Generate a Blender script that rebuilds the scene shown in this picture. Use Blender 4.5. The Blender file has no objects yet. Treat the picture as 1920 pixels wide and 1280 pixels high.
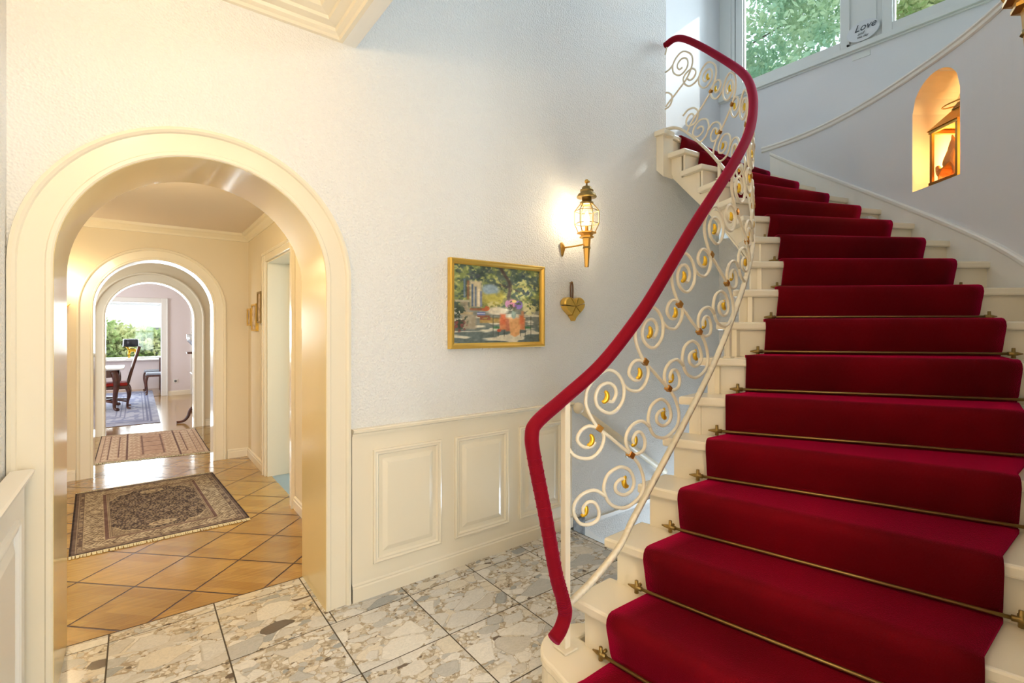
import bpy, math, random
import numpy as np
from mathutils import Vector, Matrix, noise
random.seed(7); rng = np.random.default_rng(7)
S = bpy.context.scene
COL = S.collection
PI = math.pi
# ------------------------------------------------------------------ camera, sky, sun, big lights, exposure
cam_d = bpy.data.cameras.new('camera'); cam = bpy.data.objects.new('camera', cam_d); COL.objects.link(cam)
FPX = 910.0; HZ = 617.0; EYE = 1.45
TH = math.atan(1175 / 910); CT, ST = math.cos(TH), math.sin(TH)
cam.location = (0, 0, EYE); cam.rotation_euler = (PI / 2, 0, TH - PI / 2)
cam_d.sensor_width = 36; cam_d.lens = FPX / 1920 * 36; cam_d.shift_y = (HZ - 640) / 1920; cam_d.clip_start = .02
S.camera = cam
S.view_settings.view_transform = 'Standard'; S.view_settings.look = 'None'
S.view_settings.gamma = 1; S.view_settings.use_curve_mapping = False
S.view_settings.exposure = 0.3
W = bpy.data.worlds.new('sky'); S.world = W; W.use_nodes = True
wb = W.node_tree.nodes['Background']; wb.inputs[0].default_value = (.80, .90, 1.0, 1); wb.inputs[1].default_value = 2.0
sun_d = bpy.data.lights.new('sun', 'SUN'); sun_d.energy = 3.2; sun_d.color = (1, .95, .88); sun_d.angle = .012
sun = bpy.data.objects.new('sun', sun_d); COL.objects.link(sun); sun.location = (12, -4, 12)
sun.rotation_euler = Vector((-1, .675, -.8)).to_track_quat('-Z', 'Y').to_euler()

def area(name, loc, target, sx, sy, power, color):
    l = bpy.data.lights.new(name, 'AREA'); l.shape = 'RECTANGLE'; l.size = sx; l.size_y = sy; l.energy = power; l.color = color
    o = bpy.data.objects.new(name, l); COL.objects.link(o); o.location = loc
    o.rotation_euler = (Vector(target) - Vector(loc)).to_track_quat('-Z', 'Y').to_euler()
    return o
def point(name, loc, power, color, r=.05):
    l = bpy.data.lights.new(name, 'POINT'); l.energy = power; l.color = color; l.shadow_soft_size = r
    o = bpy.data.objects.new(name, l); COL.objects.link(o); o.location = loc
    return o
WARM = (1.0, .76, .44); COOL = (.80, .90, 1.0)
area('daylight_stair_window', (5.75, 1.3, 4.75), (2.6, 1.4, 2.9), 2.6, 1.1, 108, (.86, .93, 1.0))
area('daylight_front_door', (.35, -2.75, 1.45), (.6, 2, 1.35), 1.0, 2.2, 84, (.95, .97, 1.0))
area('daylight_dining_window', (-1.0, 15.2, 1.5), (.1, 9, .3), 3.0, 1.3, 170, (.92, .95, 1.0))
area('daylight_middle_room', (-2.75, 7.5, 1.6), (.3, 7.5, .9), 1.4, 1.6, 40, (.88, .93, 1.0))
area('dining_side_fill', (-2.95, 11.0, 1.5), (.5, 10.6, 1.0), 1.8, 1.4, 70, (.94, .95, 1.0))  # added fill from an unseen side, brightens the dining room walls
area('daylight_kitchen', (2.7, 5.0, 2.0), (1.4, 4.9, .9), 1.0, 1.0, 22, (.80, .92, 1.0))
area('daylight_cellar_window', (4.45, 2.0, -.75), (3.0, 2.3, -.2), .8, .6, 17, (.76, .88, 1.0))

# ------------------------------------------------------------------ helpers
def thing(name, label=None, cat=None, loc=(0, 0, 0), group=None):
    o = bpy.data.objects.new(name, None); COL.objects.link(o); o.location = loc; o.empty_display_size = .1
    return tag(o, label, cat, group)
def tag(o, label=None, cat=None, group=None, kind=None):
    if label: o['label'] = label
    if cat: o['category'] = cat
    if group: o['group'] = group
    if kind: o['kind'] = kind
    return o
def wloc(o):
    v = Vector((0, 0, 0))
    while o is not None:
        v += Vector(o.location); o = o.parent
    return v
def norm(v):
    v = np.array(v, float); return v / (np.linalg.norm(v) + 1e-12)
class MB:
    def __init__(s): s.v = []; s.f = []; s.fs = []
    def add(s, vs, fs, smooth=False):
        b = len(s.v); s.v += [tuple(map(float, v)) for v in vs]
        s.f += [tuple(b + i for i in f) for f in fs]; s.fs += [smooth] * len(fs)
        return s
    def box(s, x0, x1, y0, y1, z0, z1):
        v = [(x, y, z) for z in (z0, z1) for y in (y0, y1) for x in (x0, x1)]
        return s.add(v, [(0, 2, 3, 1), (4, 5, 7, 6), (0, 1, 5, 4), (2, 6, 7, 3), (0, 4, 6, 2), (1, 3, 7, 5)])
    def rbox(s, c, size, rz=0, taper=1.0, tilt=None):
        hx, hy, hz = [q / 2 for q in size]
        M = Matrix.Rotation(rz, 3, 'Z')
        if tilt: M = M @ Matrix.Rotation(tilt[0], 3, tilt[1])
        v = []
        for z in (-hz, hz):
            k = taper if z > 0 else 1
            for y in (-hy, hy):
                for x in (-hx, hx):
                    p = M @ Vector((x * k, y * k, z)); v.append((c[0] + p.x, c[1] + p.y, c[2] + p.z))
        return s.add(v, [(0, 2, 3, 1), (4, 5, 7, 6), (0, 1, 5, 4), (2, 6, 7, 3), (0, 4, 6, 2), (1, 3, 7, 5)])
    def prism(s, poly, z0, z1):
        n = len(poly); v = [(p[0], p[1], z0) for p in poly] + [(p[0], p[1], z1) for p in poly]
        return s.add(v, [tuple(range(n))[::-1], tuple(range(n, 2 * n))] + [(i, (i + 1) % n, n + (i + 1) % n, n + i) for i in range(n)])
    def hex8(s, a, b):   # two 4-corner rings
        return s.add(list(a) + list(b), [(3, 2, 1, 0), (4, 5, 6, 7)] + [(i, (i + 1) % 4, 4 + (i + 1) % 4, 4 + i) for i in range(4)])
    def tube(s, path, r, n=8, caps=True, closed=False, flat=None):
        P = [np.array(p, float) for p in path]; m = len(P)
        if m < 2: return s
        R = list(r) if hasattr(r, '__len__') else [r] * m
        up = None; vs = []
        for i in range(m):
            if closed: t = norm(P[(i + 1) % m] - P[i - 1])
            else: t = norm(P[min(i + 1, m - 1)] - P[max(i - 1, 0)])
            if up is None: up = np.array([0, 0, 1.]) if abs(t[2]) < .9 else np.array([1., 0, 0])
            up = norm(up - t * (up @ t)); sd = np.cross(t, up)
            for k in range(n):
                a = 2 * PI * k / n
                vs.append(P[i] + R[i] * (math.cos(a) * up + math.sin(a) * sd * (flat or 1)))
        fs = [(i * n + k, i * n + (k + 1) % n, ((i + 1) % m) * n + (k + 1) % n, ((i + 1) % m) * n + k) for i in range(m if closed else m - 1) for k in range(n)]
        if caps and not closed: fs += [tuple(range(n))[::-1], tuple(range((m - 1) * n, m * n))]
        return s.add(vs, fs, True)
    def lathe(s, prof, c=(0, 0), n=20, ax='Z', a0=0., smooth=True):
        vs = []; m = len(prof)
        for r, z in prof:
            for k in range(n):
                a = 2 * PI * k / n + a0; vs.append((c[0] + r * math.cos(a), c[1] + r * math.sin(a), z))
        fs = [(i * n + k, i * n + (k + 1) % n, (i + 1) * n + (k + 1) % n, (i + 1) * n + k) for i in range(m - 1) for k in range(n)]
        fs += [tuple(range(n))[::-1], tuple(range((m - 1) * n, m * n))]
        return s.add(vs, fs, smooth)
    def ball(s, c, r, n=12, sc=(1, 1, 1)):
        m = n // 2 + 1
        vs = [(c[0] + r * sc[0] * math.sin(PI * i / m) * math.cos(2 * PI * k / n), c[1] + r * sc[1] * math.sin(PI * i / m) * math.sin(2 * PI * k / n), c[2] - r * sc[2] * math.cos(PI * i / m)) for i in range(1, m) for k in range(n)]
        b = len(vs); vs += [(c[0], c[1], c[2] - r * sc[2]), (c[0], c[1], c[2] + r * sc[2])]
        fs = [(i * n + k, i * n + (k + 1) % n, (i + 1) * n + (k + 1) % n, (i + 1) * n + k) for i in range(m - 2) for k in range(n)]
        fs += [(b, (k + 1) % n, k) for k in range(n)] + [(b + 1, (m - 2) * n + k, (m - 2) * n + (k + 1) % n) for k in range(n)]
        return s.add(vs, fs, True)
    def sweep(s, path, nrm, prof, axis):
        # path points, per-point outward normals, profile (o, p): o along normal, p along -axis vector
        n = len(prof); vs = []
        for P, N in zip(path, nrm):
            for o, p in prof: vs.append(np.array(P) + np.array(N) * o + np.array(axis) * p)
        m = len(path)
        fs = [(i * n + k, i * n + k + 1, (i + 1) * n + k + 1, (i + 1) * n + k) for i in range(m - 1) for k in range(n - 1)]
        fs += [tuple(range(n)), tuple(range((m - 1) * n, m * n))[::-1]]
        return s.add(vs, fs, False)
    def build(s, name, mat, parent=None, kind=None, label=None, solid=None, bevel=None, fixn=True):
        me = bpy.data.meshes.new(name)
        off = wloc(parent) if parent is not None else Vector((0, 0, 0))
        me.from_pydata([(x - off.x, y - off.y, z - off.z) for x, y, z in s.v], [], s.f)
        me.polygons.foreach_set('use_smooth', s.fs)
        if fixn and len(s.f) < 60000:
            import bmesh
            bm = bmesh.new(); bm.from_mesh(me); bmesh.ops.recalc_face_normals(bm, faces=bm.faces); bm.to_mesh(me); bm.free()
        me.materials.append(mat)
        o = bpy.data.objects.new(name, me); COL.objects.link(o)
        if parent is not None: o.parent = parent
        if kind: o['kind'] = kind
        if label: o['label'] = label
        if solid:
            q = o.modifiers.new('s', 'SOLIDIFY'); q.thickness = solid; q.offset = 0
        if bevel:
            q = o.modifiers.new('b', 'BEVEL'); q.width = bevel; q.segments = 2; q.limit_method = 'ANGLE'
        return o
def catmull(pts, k=6):
    P = [np.array(p, float) for p in pts]; P = [2 * P[0] - P[1]] + P + [2 * P[-1] - P[-2]]; out = []
    for i in range(1, len(P) - 2):
        for j in range(k):
            t = j / k
            out.append(.5 * (2 * P[i] + (P[i + 1] - P[i - 1]) * t + (2 * P[i - 1] - 5 * P[i] + 4 * P[i + 1] - P[i + 2]) * t * t + (3 * P[i] - P[i - 1] - 3 * P[i + 1] + P[i + 2]) * t ** 3))
    out.append(P[-2]); return out

# ------------------------------------------------------------------ materials
def lin(r, g, b):
    f = lambda c: ((c / 255 + .055) / 1.055) ** 2.4 if c > 10.3 else c / 255 / 12.92
    return (f(r), f(g), f(b), 1)
def mat(name, col, rough=.5, metal=0., bump=None, var=None, coat=0, sheen=None, spec=None, emit=None, trans=0):
    m = bpy.data.materials.new(name); m.use_nodes = True; nt = m.node_tree; b = nt.nodes['Principled BSDF']
    b.inputs['Base Color'].default_value = col; b.inputs['Roughness'].default_value = rough; b.inputs['Metallic'].default_value = metal
    if spec is not None: b.inputs['Specular IOR Level'].default_value = spec
    if coat: b.inputs['Coat Weight'].default_value = coat; b.inputs['Coat Roughness'].default_value = .06
    if sheen: b.inputs['Sheen Weight'].default_value = sheen[0]; b.inputs['Sheen Roughness'].default_value = sheen[1]; b.inputs['Sheen Tint'].default_value = sheen[2]
    if emit: b.inputs['Emission Color'].default_value = emit[0]; b.inputs['Emission Strength'].default_value = emit[1]
    if trans: b.inputs['Transmission Weight'].default_value = trans
    g = None
    if bump or var:
        g = nt.nodes.new('ShaderNodeNewGeometry')
    if bump:
        kind, sc, st, dist = bump
        t = nt.nodes.new('ShaderNodeTexVoronoi' if kind == 'v' else 'ShaderNodeTexNoise'); t.inputs['Scale'].default_value = sc
        nt.links.new(g.outputs['Position'], t.inputs['Vector'])
        src = t.outputs[0]
        if kind == 'n': t.inputs['Detail'].default_value = 3
        bp = nt.nodes.new('ShaderNodeBump'); bp.inputs['Strength'].default_value = st; bp.inputs['Distance'].default_value = dist
        nt.links.new(src, bp.inputs['Height']); nt.links.new(bp.outputs[0], b.inputs['Normal'])
    if var:
        sc, c2, lo, hi = var
        t = nt.nodes.new('ShaderNodeTexNoise'); t.inputs['Scale'].default_value = sc; t.inputs['Detail'].default_value = 4
        nt.links.new(g.outputs['Position'], t.inputs['Vector'])
        mr = nt.nodes.new('ShaderNodeMapRange'); mr.inputs[1].default_value = lo; mr.inputs[2].default_value = hi
        nt.links.new(t.outputs[0], mr.inputs[0])
        mx = nt.nodes.new('ShaderNodeMix'); mx.data_type = 'RGBA'; mx.inputs[6].default_value = col; mx.inputs[7].default_value = c2
        nt.links.new(mr.outputs[0], mx.inputs[0]); nt.links.new(mx.outputs[2], b.inputs['Base Color'])
    return m
def N(nt, t, **k):
    n = nt.nodes.new(t)
    for a, v in k.items(): setattr(n, a, v)
    return n
M = {}
M['wallpaper'] = mat('wallpaper', lin(238, 238, 236), .72, bump=('v', 95, .6, .008))
M['plaster'] = mat('plaster', lin(226, 228, 232), .8, bump=('n', 60, .12, .004))
M['corridor_wall'] = mat('corridor_wall', lin(236, 222, 194), .7, bump=('n', 60, .08, .004))
M['pink_wall'] = mat('pink_wall', lin(234, 224, 224), .8)
M['ceiling'] = mat('ceiling_paint', lin(236, 224, 212), .8)
M['cream'] = mat('cream_lacquer', lin(245, 235, 212), .22, coat=.35)
M['reveal'] = mat('cream_warm_bounce', lin(242, 222, 170), .2, coat=.35)  # trim lacquer with the corridor's warm bounce light put into its colour
M['cream_iron'] = mat('cream_iron', lin(240, 228, 203), .35)
M['white'] = mat('white_paint', lin(242, 240, 234), .35)
M['window_white'] = mat('window_white', lin(226, 230, 228), .35)
M['gold'] = mat('gold_leaf', lin(236, 188, 52), .3, .65)
M['gilt'] = mat('gilt_frame', lin(228, 188, 92), .34, .7)
M['brass'] = mat('brass', lin(212, 166, 84), .34, .9)
M['old_brass'] = mat('old_brass', lin(156, 130, 76), .42, .9)
M['copper'] = mat('copper_collar', lin(196, 140, 64), .32, .8)
M['velvet'] = mat('red_velvet', lin(116, 0, 16), .85, sheen=(.9, .30, lin(255, 16, 100)), bump=('n', 260, .5, .004), var=(2.2, lin(92, 0, 9), .35, .65), spec=.1)
M['rail_velvet'] = mat('rail_velvet', lin(132, 2, 24), .75, sheen=(.45, .4, lin(255, 70, 150)), bump=('n', 240, .4, .003), spec=.15)
M['dark_wood'] = mat('dark_wood', lin(66, 34, 26), .3, var=(14, lin(98, 52, 36), .4, .65))
M['red_seat'] = mat('red_seat', lin(176, 40, 28), .8)
M['grey_cloth'] = mat('grey_cloth', lin(150, 156, 166), .85)
M['marble_white'] = mat('marble_white', lin(236, 236, 238), .15)
M['black'] = mat('black_lacquer', lin(14, 14, 20), .3)
M['joint'] = mat('tile_joint', lin(74, 66, 52), .7)
M['strip'] = mat('dark_parquet_strip', lin(66, 38, 20), .35)
M['screw'] = mat('dark_metal', lin(40, 36, 32), .4, .6)
M['steel'] = mat('steel', lin(170, 170, 165), .3, 1.0)
M['fringe'] = mat('rug_fringe', lin(214, 200, 160), .9)
M['leather'] = mat('leather_strap', lin(120, 86, 58), .6)
M['niche_paint'] = mat('niche_paint', lin(244, 226, 190), .7)
M['plaque'] = mat('plaque_white', lin(222, 226, 230), .5)
M['ink'] = mat('plaque_ink', lin(58, 66, 74), .6)
M['bark'] = mat('bark', lin(88, 72, 56), .9, bump=('n', 20, .6, .03))
M['leaf'] = mat('leaves', lin(104, 138, 76), .6, var=(1.1, lin(150, 172, 104), .4, .62))
M['leaf2'] = mat('hedge_leaves', lin(96, 126, 58), .6, var=(2.4, lin(150, 160, 92), .4, .62))
M['lawn'] = mat('lawn', lin(108, 128, 74), .9)
M['roof_pale'] = mat('pale_roof', lin(236, 232, 222), .8)
M['house_grey'] = mat('house_grey', lin(110, 112, 112), .7)
M['kitchen'] = mat('kitchen_white', lin(232, 240, 240), .3)
M['kitchen_floor'] = mat('kitchen_floor', lin(140, 160, 166), .3)
M['stone_dark'] = mat('dark_marble', lin(150, 156, 160), .3, var=(9, lin(60, 62, 62), .45, .7))
M['bulb'] = mat('lit_bulb', (1, .9, .7, 1), .3, emit=((1, .80, .50, 1), 30))
M['crystal'] = mat('crystal', lin(200, 205, 210), .08, .5)
def leaf_mat(name, c1, c2, sc):
    m = mat(name, c1, .6, var=(sc, c2, .40, .62)); nt = m.node_tree; b = nt.nodes['Principled BSDF']; o = nt.nodes['Material Output']
    src = b.inputs['Base Color'].links[0].from_socket; t = N(nt, 'ShaderNodeBsdfTranslucent'); mx = N(nt, 'ShaderNodeMixShader'); mx.inputs[0].default_value = .5
    nt.links.new(src, t.inputs[0]); nt.links.new(b.outputs[0], mx.inputs[1]); nt.links.new(t.outputs[0], mx.inputs[2]); nt.links.new(mx.outputs[0], o.inputs[0]); return m
M['leaf'] = leaf_mat('leaves', lin(158, 192, 164), lin(206, 220, 184), 1.1); M['leaf2'] = leaf_mat('hedge_leaves', lin(150, 172, 104), lin(214, 212, 160), 2.4)
def glass_mat(name, tint, refl):
    m = bpy.data.materials.new(name); m.use_nodes = True; nt = m.node_tree; nt.nodes.clear()
    o = N(nt, 'ShaderNodeOutputMaterial'); mx = N(nt, 'ShaderNodeMixShader'); t = N(nt, 'ShaderNodeBsdfTransparent'); g = N(nt, 'ShaderNodeBsdfGlossy')
    t.inputs[0].default_value = tint; g.inputs[1].default_value = .03
    lw = N(nt, 'ShaderNodeLayerWeight'); lw.inputs[0].default_value = refl
    nt.links.new(lw.outputs['Fresnel'], mx.inputs[0]); nt.links.new(t.outputs[0], mx.inputs[1]); nt.links.new(g.outputs[0], mx.inputs[2]); nt.links.new(mx.outputs[0], o.inputs[0])
    return m
M['glass'] = glass_mat('window_glass', (.93, .97, .97, 1), .25)
M['lamp_glass'] = glass_mat('lamp_glass', (.99, .98, .95, 1), .06)
def frosted():
    m = bpy.data.materials.new('frosted_glass'); m.use_nodes = True; nt = m.node_tree; nt.nodes.clear()
    o = N(nt, 'ShaderNodeOutputMaterial'); mx = N(nt, 'ShaderNodeMixShader'); t = N(nt, 'ShaderNodeBsdfTransparent'); g = N(nt, 'ShaderNodeBsdfTranslucent')
    g.inputs[0].default_value = (.95, .92, .85, 1); mx.inputs[0].default_value = .4
    nt.links.new(t.outputs[0], mx.inputs[1]); nt.links.new(g.outputs[0], mx.inputs[2]); nt.links.new(mx.outputs[0], o.inputs[0]); return m
M['frosted'] = frosted()
def attr_mat(name, rough=.9, spec=.2, bump=None):
    m = mat(name, (1, 1, 1, 1), rough, spec=spec, bump=bump); nt = m.node_tree
    a = N(nt, 'ShaderNodeAttribute'); a.attribute_name = 'Col'; nt.links.new(a.outputs[0], nt.nodes['Principled BSDF'].inputs['Base Color']); return m
M['rug'] = attr_mat('rug_pile', .95, .05, ('n', 300, .4, .003)); M['canvas'] = attr_mat('painted_canvas', .45, .3)
def breccia():
    m = bpy.data.materials.new('breccia_marble'); m.use_nodes = True; nt = m.node_tree; b = nt.nodes['Principled BSDF']; L = nt.links.new
    b.inputs['Roughness'].default_value = .17
    g = N(nt, 'ShaderNodeNewGeometry')
    info = N(nt, 'ShaderNodeObjectInfo')
    off = N(nt, 'ShaderNodeVectorMath', operation='SCALE'); off.inputs[0].default_value = (13.1, 7.7, 3.3); L(info.outputs['Random'], off.inputs[3])
    p0 = N(nt, 'ShaderNodeVectorMath', operation='ADD'); L(g.outputs['Position'], p0.inputs[0]); L(off.outputs[0], p0.inputs[1])
    nz = N(nt, 'ShaderNodeTexNoise'); nz.inputs['Scale'].default_value = 11; nz.inputs['Detail'].default_value = 4; L(p0.outputs[0], nz.inputs['Vector'])
    sub = N(nt, 'ShaderNodeVectorMath', operation='SUBTRACT'); sub.inputs[1].default_value = (.5, .5, .5); L(nz.outputs['Color'], sub.inputs[0])
    scl = N(nt, 'ShaderNodeVectorMath', operation='SCALE'); scl.inputs[3].default_value = .036; L(sub.outputs[0], scl.inputs[0])
    p1 = N(nt, 'ShaderNodeVectorMath', operation='ADD'); L(p0.outputs[0], p1.inputs[0]); L(scl.outputs[0], p1.inputs[1])
    mp = N(nt, 'ShaderNodeMapping'); mp.inputs['Rotation'].default_value = (0, 0, .5); mp.inputs['Scale'].default_value = (1, 1.6, .02); L(p1.outputs[0], mp.inputs[0])
    mp2 = N(nt, 'ShaderNodeMapping'); mp2.inputs['Scale'].default_value = (1, 1, .02); L(p1.outputs[0], mp2.inputs[0])
    def vor(sc, feat, src):
        v = N(nt, 'ShaderNodeTexVoronoi'); v.feature = feat; v.inputs['Scale'].default_value = sc; L(src.outputs[0], v.inputs['Vector']); return v
    def ramp(src, stops, interp='LINEAR'):
        r = N(nt, 'ShaderNodeValToRGB'); r.color_ramp.interpolation = interp
        e = r.color_ramp.elements
        while len(e) < len(stops): e.new(.5)
        for q, (pos, c) in zip(e, stops): q.position = pos; q.color = c
        L(src, r.inputs[0]); return r
    def sep(src):
        s_ = N(nt, 'ShaderNodeSeparateColor'); L(src, s_.inputs[0]); return s_
    def math_(op, a, bval):
        q = N(nt, 'ShaderNodeMath', operation=op); L(a, q.inputs[0])
        if hasattr(bval, 'links'): L(bval, q.inputs[1])
        else: q.inputs[1].default_value = bval
        return q
    def mix(fac, a, c):
        q = N(nt, 'ShaderNodeMix', data_type='RGBA')
        L(fac, q.inputs[0])
        for i, x in ((6, a), (7, c)):
            if isinstance(x, tuple): q.inputs[i].default_value = x
            else: L(x, q.inputs[i])
        return q
    stones = [(0, lin(212, 210, 206)), (.2, lin(234, 233, 230)), (.42, lin(196, 198, 199)), (.52, lin(226, 221, 210)), (.66, lin(220, 220, 219)), (.84, lin(172, 176, 180)), (.89, lin(228, 226, 222)), (.975, lin(112, 100, 90))]
    chips = [(0, lin(186, 178, 164)), (.3, lin(204, 197, 184)), (.55, lin(172, 160, 142)), (.75, lin(220, 216, 208)), (.92, lin(152, 142, 128)), (.97, lin(116, 106, 96))]
    # fine chips matrix
    vc = vor(70, 'F1', mp2); ve = vor(70, 'DISTANCE_TO_EDGE', mp2)
    cc = ramp(sep(vc.outputs['Color']).outputs[0], chips, 'CONSTANT')
    ce = ramp(ve.outputs['Distance'], [(0, (0, 0, 0, 1)), (.08, (1, 1, 1, 1))])
    matrix = mix(ce.outputs[0], lin(176, 160, 136), cc.outputs[0])
    cur = matrix.outputs[2]
    vein = N(nt, 'ShaderNodeTexNoise'); vein.inputs['Scale'].default_value = 24; vein.inputs['Detail'].default_value = 6; vein.inputs['Distortion'].default_value = 1.2; L(mp.outputs[0], vein.inputs['Vector'])
    vr = ramp(vein.outputs[0], [(.40, (1, 1, 1, 1)), (.48, (.84, .85, .86, 1)), (.53, (1, 1, 1, 1)), (.66, (.88, .87, .85, 1))])
    for sc, thr, edge, src, rad in ((36, .45, .05, mp2, .6), (17, .48, .04, mp, .6), (9.2, .42, .035, mp, .62), (5.2, .62, .028, mp, .62)):
        f1 = vor(sc, 'F1', src); de = vor(sc, 'DISTANCE_TO_EDGE', src); s_ = sep(f1.outputs['Color'])
        col = ramp(s_.outputs[0], stones, 'CONSTANT')
        mul = N(nt, 'ShaderNodeMix', data_type='RGBA', blend_type='MULTIPLY'); mul.inputs[0].default_value = .9; L(col.outputs[0], mul.inputs[6]); L(vr.outputs[0], mul.inputs[7])
        a = math_('GREATER_THAN', s_.outputs[1], thr)
        e = ramp(de.outputs['Distance'], [(edge * .8, (0, 0, 0, 1)), (edge * 1.2, (1, 1, 1, 1))])
        rr = math_('LESS_THAN', f1.outputs['Distance'], rad)
        fac = math_('MULTIPLY', math_('MULTIPLY', a.outputs[0], e.outputs[0]).outputs[0], rr.outputs[0])
        ed = ramp(de.outputs['Distance'], [(edge, (.68, .65, .60, 1)), (edge * 2.0, (1, 1, 1, 1))])
        m2 = N(nt, 'ShaderNodeMix', data_type='RGBA', blend_type='MULTIPLY'); m2.inputs[0].default_value = 1; L(mul.outputs[2], m2.inputs[6]); L(ed.outputs[0], m2.inputs[7])
        cur = mix(fac.outputs[0], cur, m2.outputs[2]).outputs[2]
    L(cur, b.inputs['Base Color'])
    return m
M['breccia'] = breccia()
def parquet(name, objrand=True):
    m = bpy.data.materials.new(name); m.use_nodes = True; nt = m.node_tree; b = nt.nodes['Principled BSDF']; L = nt.links.new
    b.inputs['Roughness'].default_value = .2; b.inputs['Coat Weight'].default_value = .5; b.inputs['Coat Roughness'].default_value = .12
    g = N(nt, 'ShaderNodeNewGeometry'); info = N(nt, 'ShaderNodeObjectInfo')
    mp = N(nt, 'ShaderNodeMapping'); mp.inputs['Rotation'].default_value = (0, 0, PI / 4); L(g.outputs['Position'], mp.inputs[0])
    br = N(nt, 'ShaderNodeTexBrick'); br.inputs['Scale'].default_value = 1; br.inputs['Brick Width'].default_value = .3667; br.inputs['Row Height'].default_value = .0734; br.offset = .5
    br.inputs['Mortar Size'].default_value = .0006; br.inputs['Color1'].default_value = lin(182, 142, 66); br.inputs['Color2'].default_value = lin(164, 122, 50); br.inputs['Mortar'].default_value = lin(150, 108, 54); br.inputs['Bias'].default_value = 0
    L(mp.outputs[0], br.inputs[0])
    mp2 = N(nt, 'ShaderNodeMapping'); mp2.inputs['Rotation'].default_value = (0, 0, PI / 4); mp2.inputs['Scale'].default_value = (3, 60, 1); L(g.outputs['Position'], mp2.inputs[0])
    nz = N(nt, 'ShaderNodeTexNoise'); nz.inputs['Scale'].default_value = 1; nz.inputs['Detail'].default_value = 4; L(mp2.outputs[0], nz.inputs[0])
    r = N(nt, 'ShaderNodeMapRange'); r.inputs[1].default_value = .3; r.inputs[2].default_value = .7; r.inputs[3].default_value = .82; r.inputs[4].default_value = 1.12; L(nz.outputs[0], r.inputs[0])
    r2 = N(nt, 'ShaderNodeMapRange'); r2.inputs[3].default_value = .9; r2.inputs[4].default_value = 1.1; L(info.outputs['Random'], r2.inputs[0])
    q = N(nt, 'ShaderNodeMath', operation='MULTIPLY'); L(r.outputs[0], q.inputs[0]); L(r2.outputs[0], q.inputs[1])
    v = N(nt, 'ShaderNodeVectorMath', operation='SCALE'); L(br.outputs[0], v.inputs[0]); L(q.outputs[0], v.inputs[3]); L(v.outputs[0], b.inputs['Base Color'])
    return m
M['parquet'] = parquet('oak_parquet')

# ------------------------------------------------------------------ room shell
YW = 2.57          # wallpapered main wall, front face
YB = 3.0           # its back face (corridor side)
XL = -.38          # left wall face
def arch_pts(xc, r, zs, n=40):
    pts = [(xc - r, 0.0)] + [(xc - r * math.cos(PI * i / n), zs + r * math.sin(PI * i / n)) for i in range(n + 1)] + [(xc + r, 0.0)]
    nr = [(-1, 0)] + [(-math.cos(PI * i / n), math.sin(PI * i / n)) for i in range(n + 1)] + [(1, 0)]
    return pts, nr
def arch_wall(name, x0, x1, z1, yf, yb, xc, r, zs, m):
    b = MB(); b.box(x0, xc - r, yf, yb, 0, z1); b.box(xc + r, x1, yf, yb, 0, z1)
    n = 40; A = [(xc - r * math.cos(PI * i / n), zs + r * math.sin(PI * i / n)) for i in range(n + 1)]
    for (xa, za), (xb, zb) in zip(A, A[1:]):
        b.hex8([(xa, yf, za), (xb, yf, zb), (xb, yf, z1), (xa, yf, z1)], [(xa, yb, za), (xb, yb, zb), (xb, yb, z1), (xa, yb, z1)])
    return b.build(name, m, kind='structure')
def arch_trim(name, xc, r, zs, yf, yb, width, proud, m=None, reveal=None):
    pts, nr = arch_pts(xc, r, zs)
    root = tag(thing(name, None, None, (xc, yf, 0)), kind='structure')
    path = [(x, yf, z) for x, z in pts]; nn = [(a, 0, c) for a, c in nr]
    w = width
    prof = [(-.012, -.02), (-.012, proud * .8), (-.006, proud), (w * .06, proud), (w * .10, proud * .72), (w * .74, proud * .72), (w * .78, proud * 1.15), (w * .86, proud * 1.45), (w * .97, proud * 1.3), (w, proud * .6), (w, -.005)]
    MB().sweep(path, nn, prof, (0, -1, 0)).build('architrave', m or M['cream'], root)
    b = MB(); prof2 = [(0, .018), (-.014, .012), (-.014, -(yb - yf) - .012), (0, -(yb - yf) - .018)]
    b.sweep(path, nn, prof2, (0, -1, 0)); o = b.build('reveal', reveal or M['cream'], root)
    o.data.polygons.foreach_set('use_smooth', [True] * len(o.data.polygons))
    q = o.modifiers.new('e', 'EDGE_SPLIT'); q.split_angle = .6
    return root
# main wall with arch 1
A1 = (.26, .525, 1.70)
arch_wall('wall_back', XL, .86, 3.3, YW, YB, *A1, M['wallpaper'])
b = MB(); b.box(.86, 3.72, YW, YB, -2.2, 5.9); b.box(3.72, 4.61, YW, YB, -2.2, 2.9)
b.build('wall_back', M['wallpaper'], kind='structure')
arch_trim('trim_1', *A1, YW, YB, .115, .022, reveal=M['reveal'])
# left wall, hall ceiling, entrance
MB().box(XL - .2, XL, -2.8, YW, 0, 3.3).build('wall_left', M['wallpaper'], kind='structure')
MB().box(XL - .2, .86, -2.8, YB, 3.05, 3.32).build('ceiling', M['ceiling'], kind='structure')
MB().box(.86, 1.35, -2.8, .0, 3.05, 3.32).build('ceiling', M['ceiling'], kind='structure')
b = MB(); b.box(XL, -.15, -2.8, -2.6, 0, 3.3); b.box(.85, 1.35, -2.8, -2.6, 0, 3.3); b.box(-.15, .85, -2.8, -2.6, 2.55, 3.3); b.build('wall_front', M['wallpaper'], kind='structure')
MB().box(1.22, 1.4, -2.8, -.26, 0, 3.3).build('wall_entrance', M['wallpaper'], kind='structure')
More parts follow.
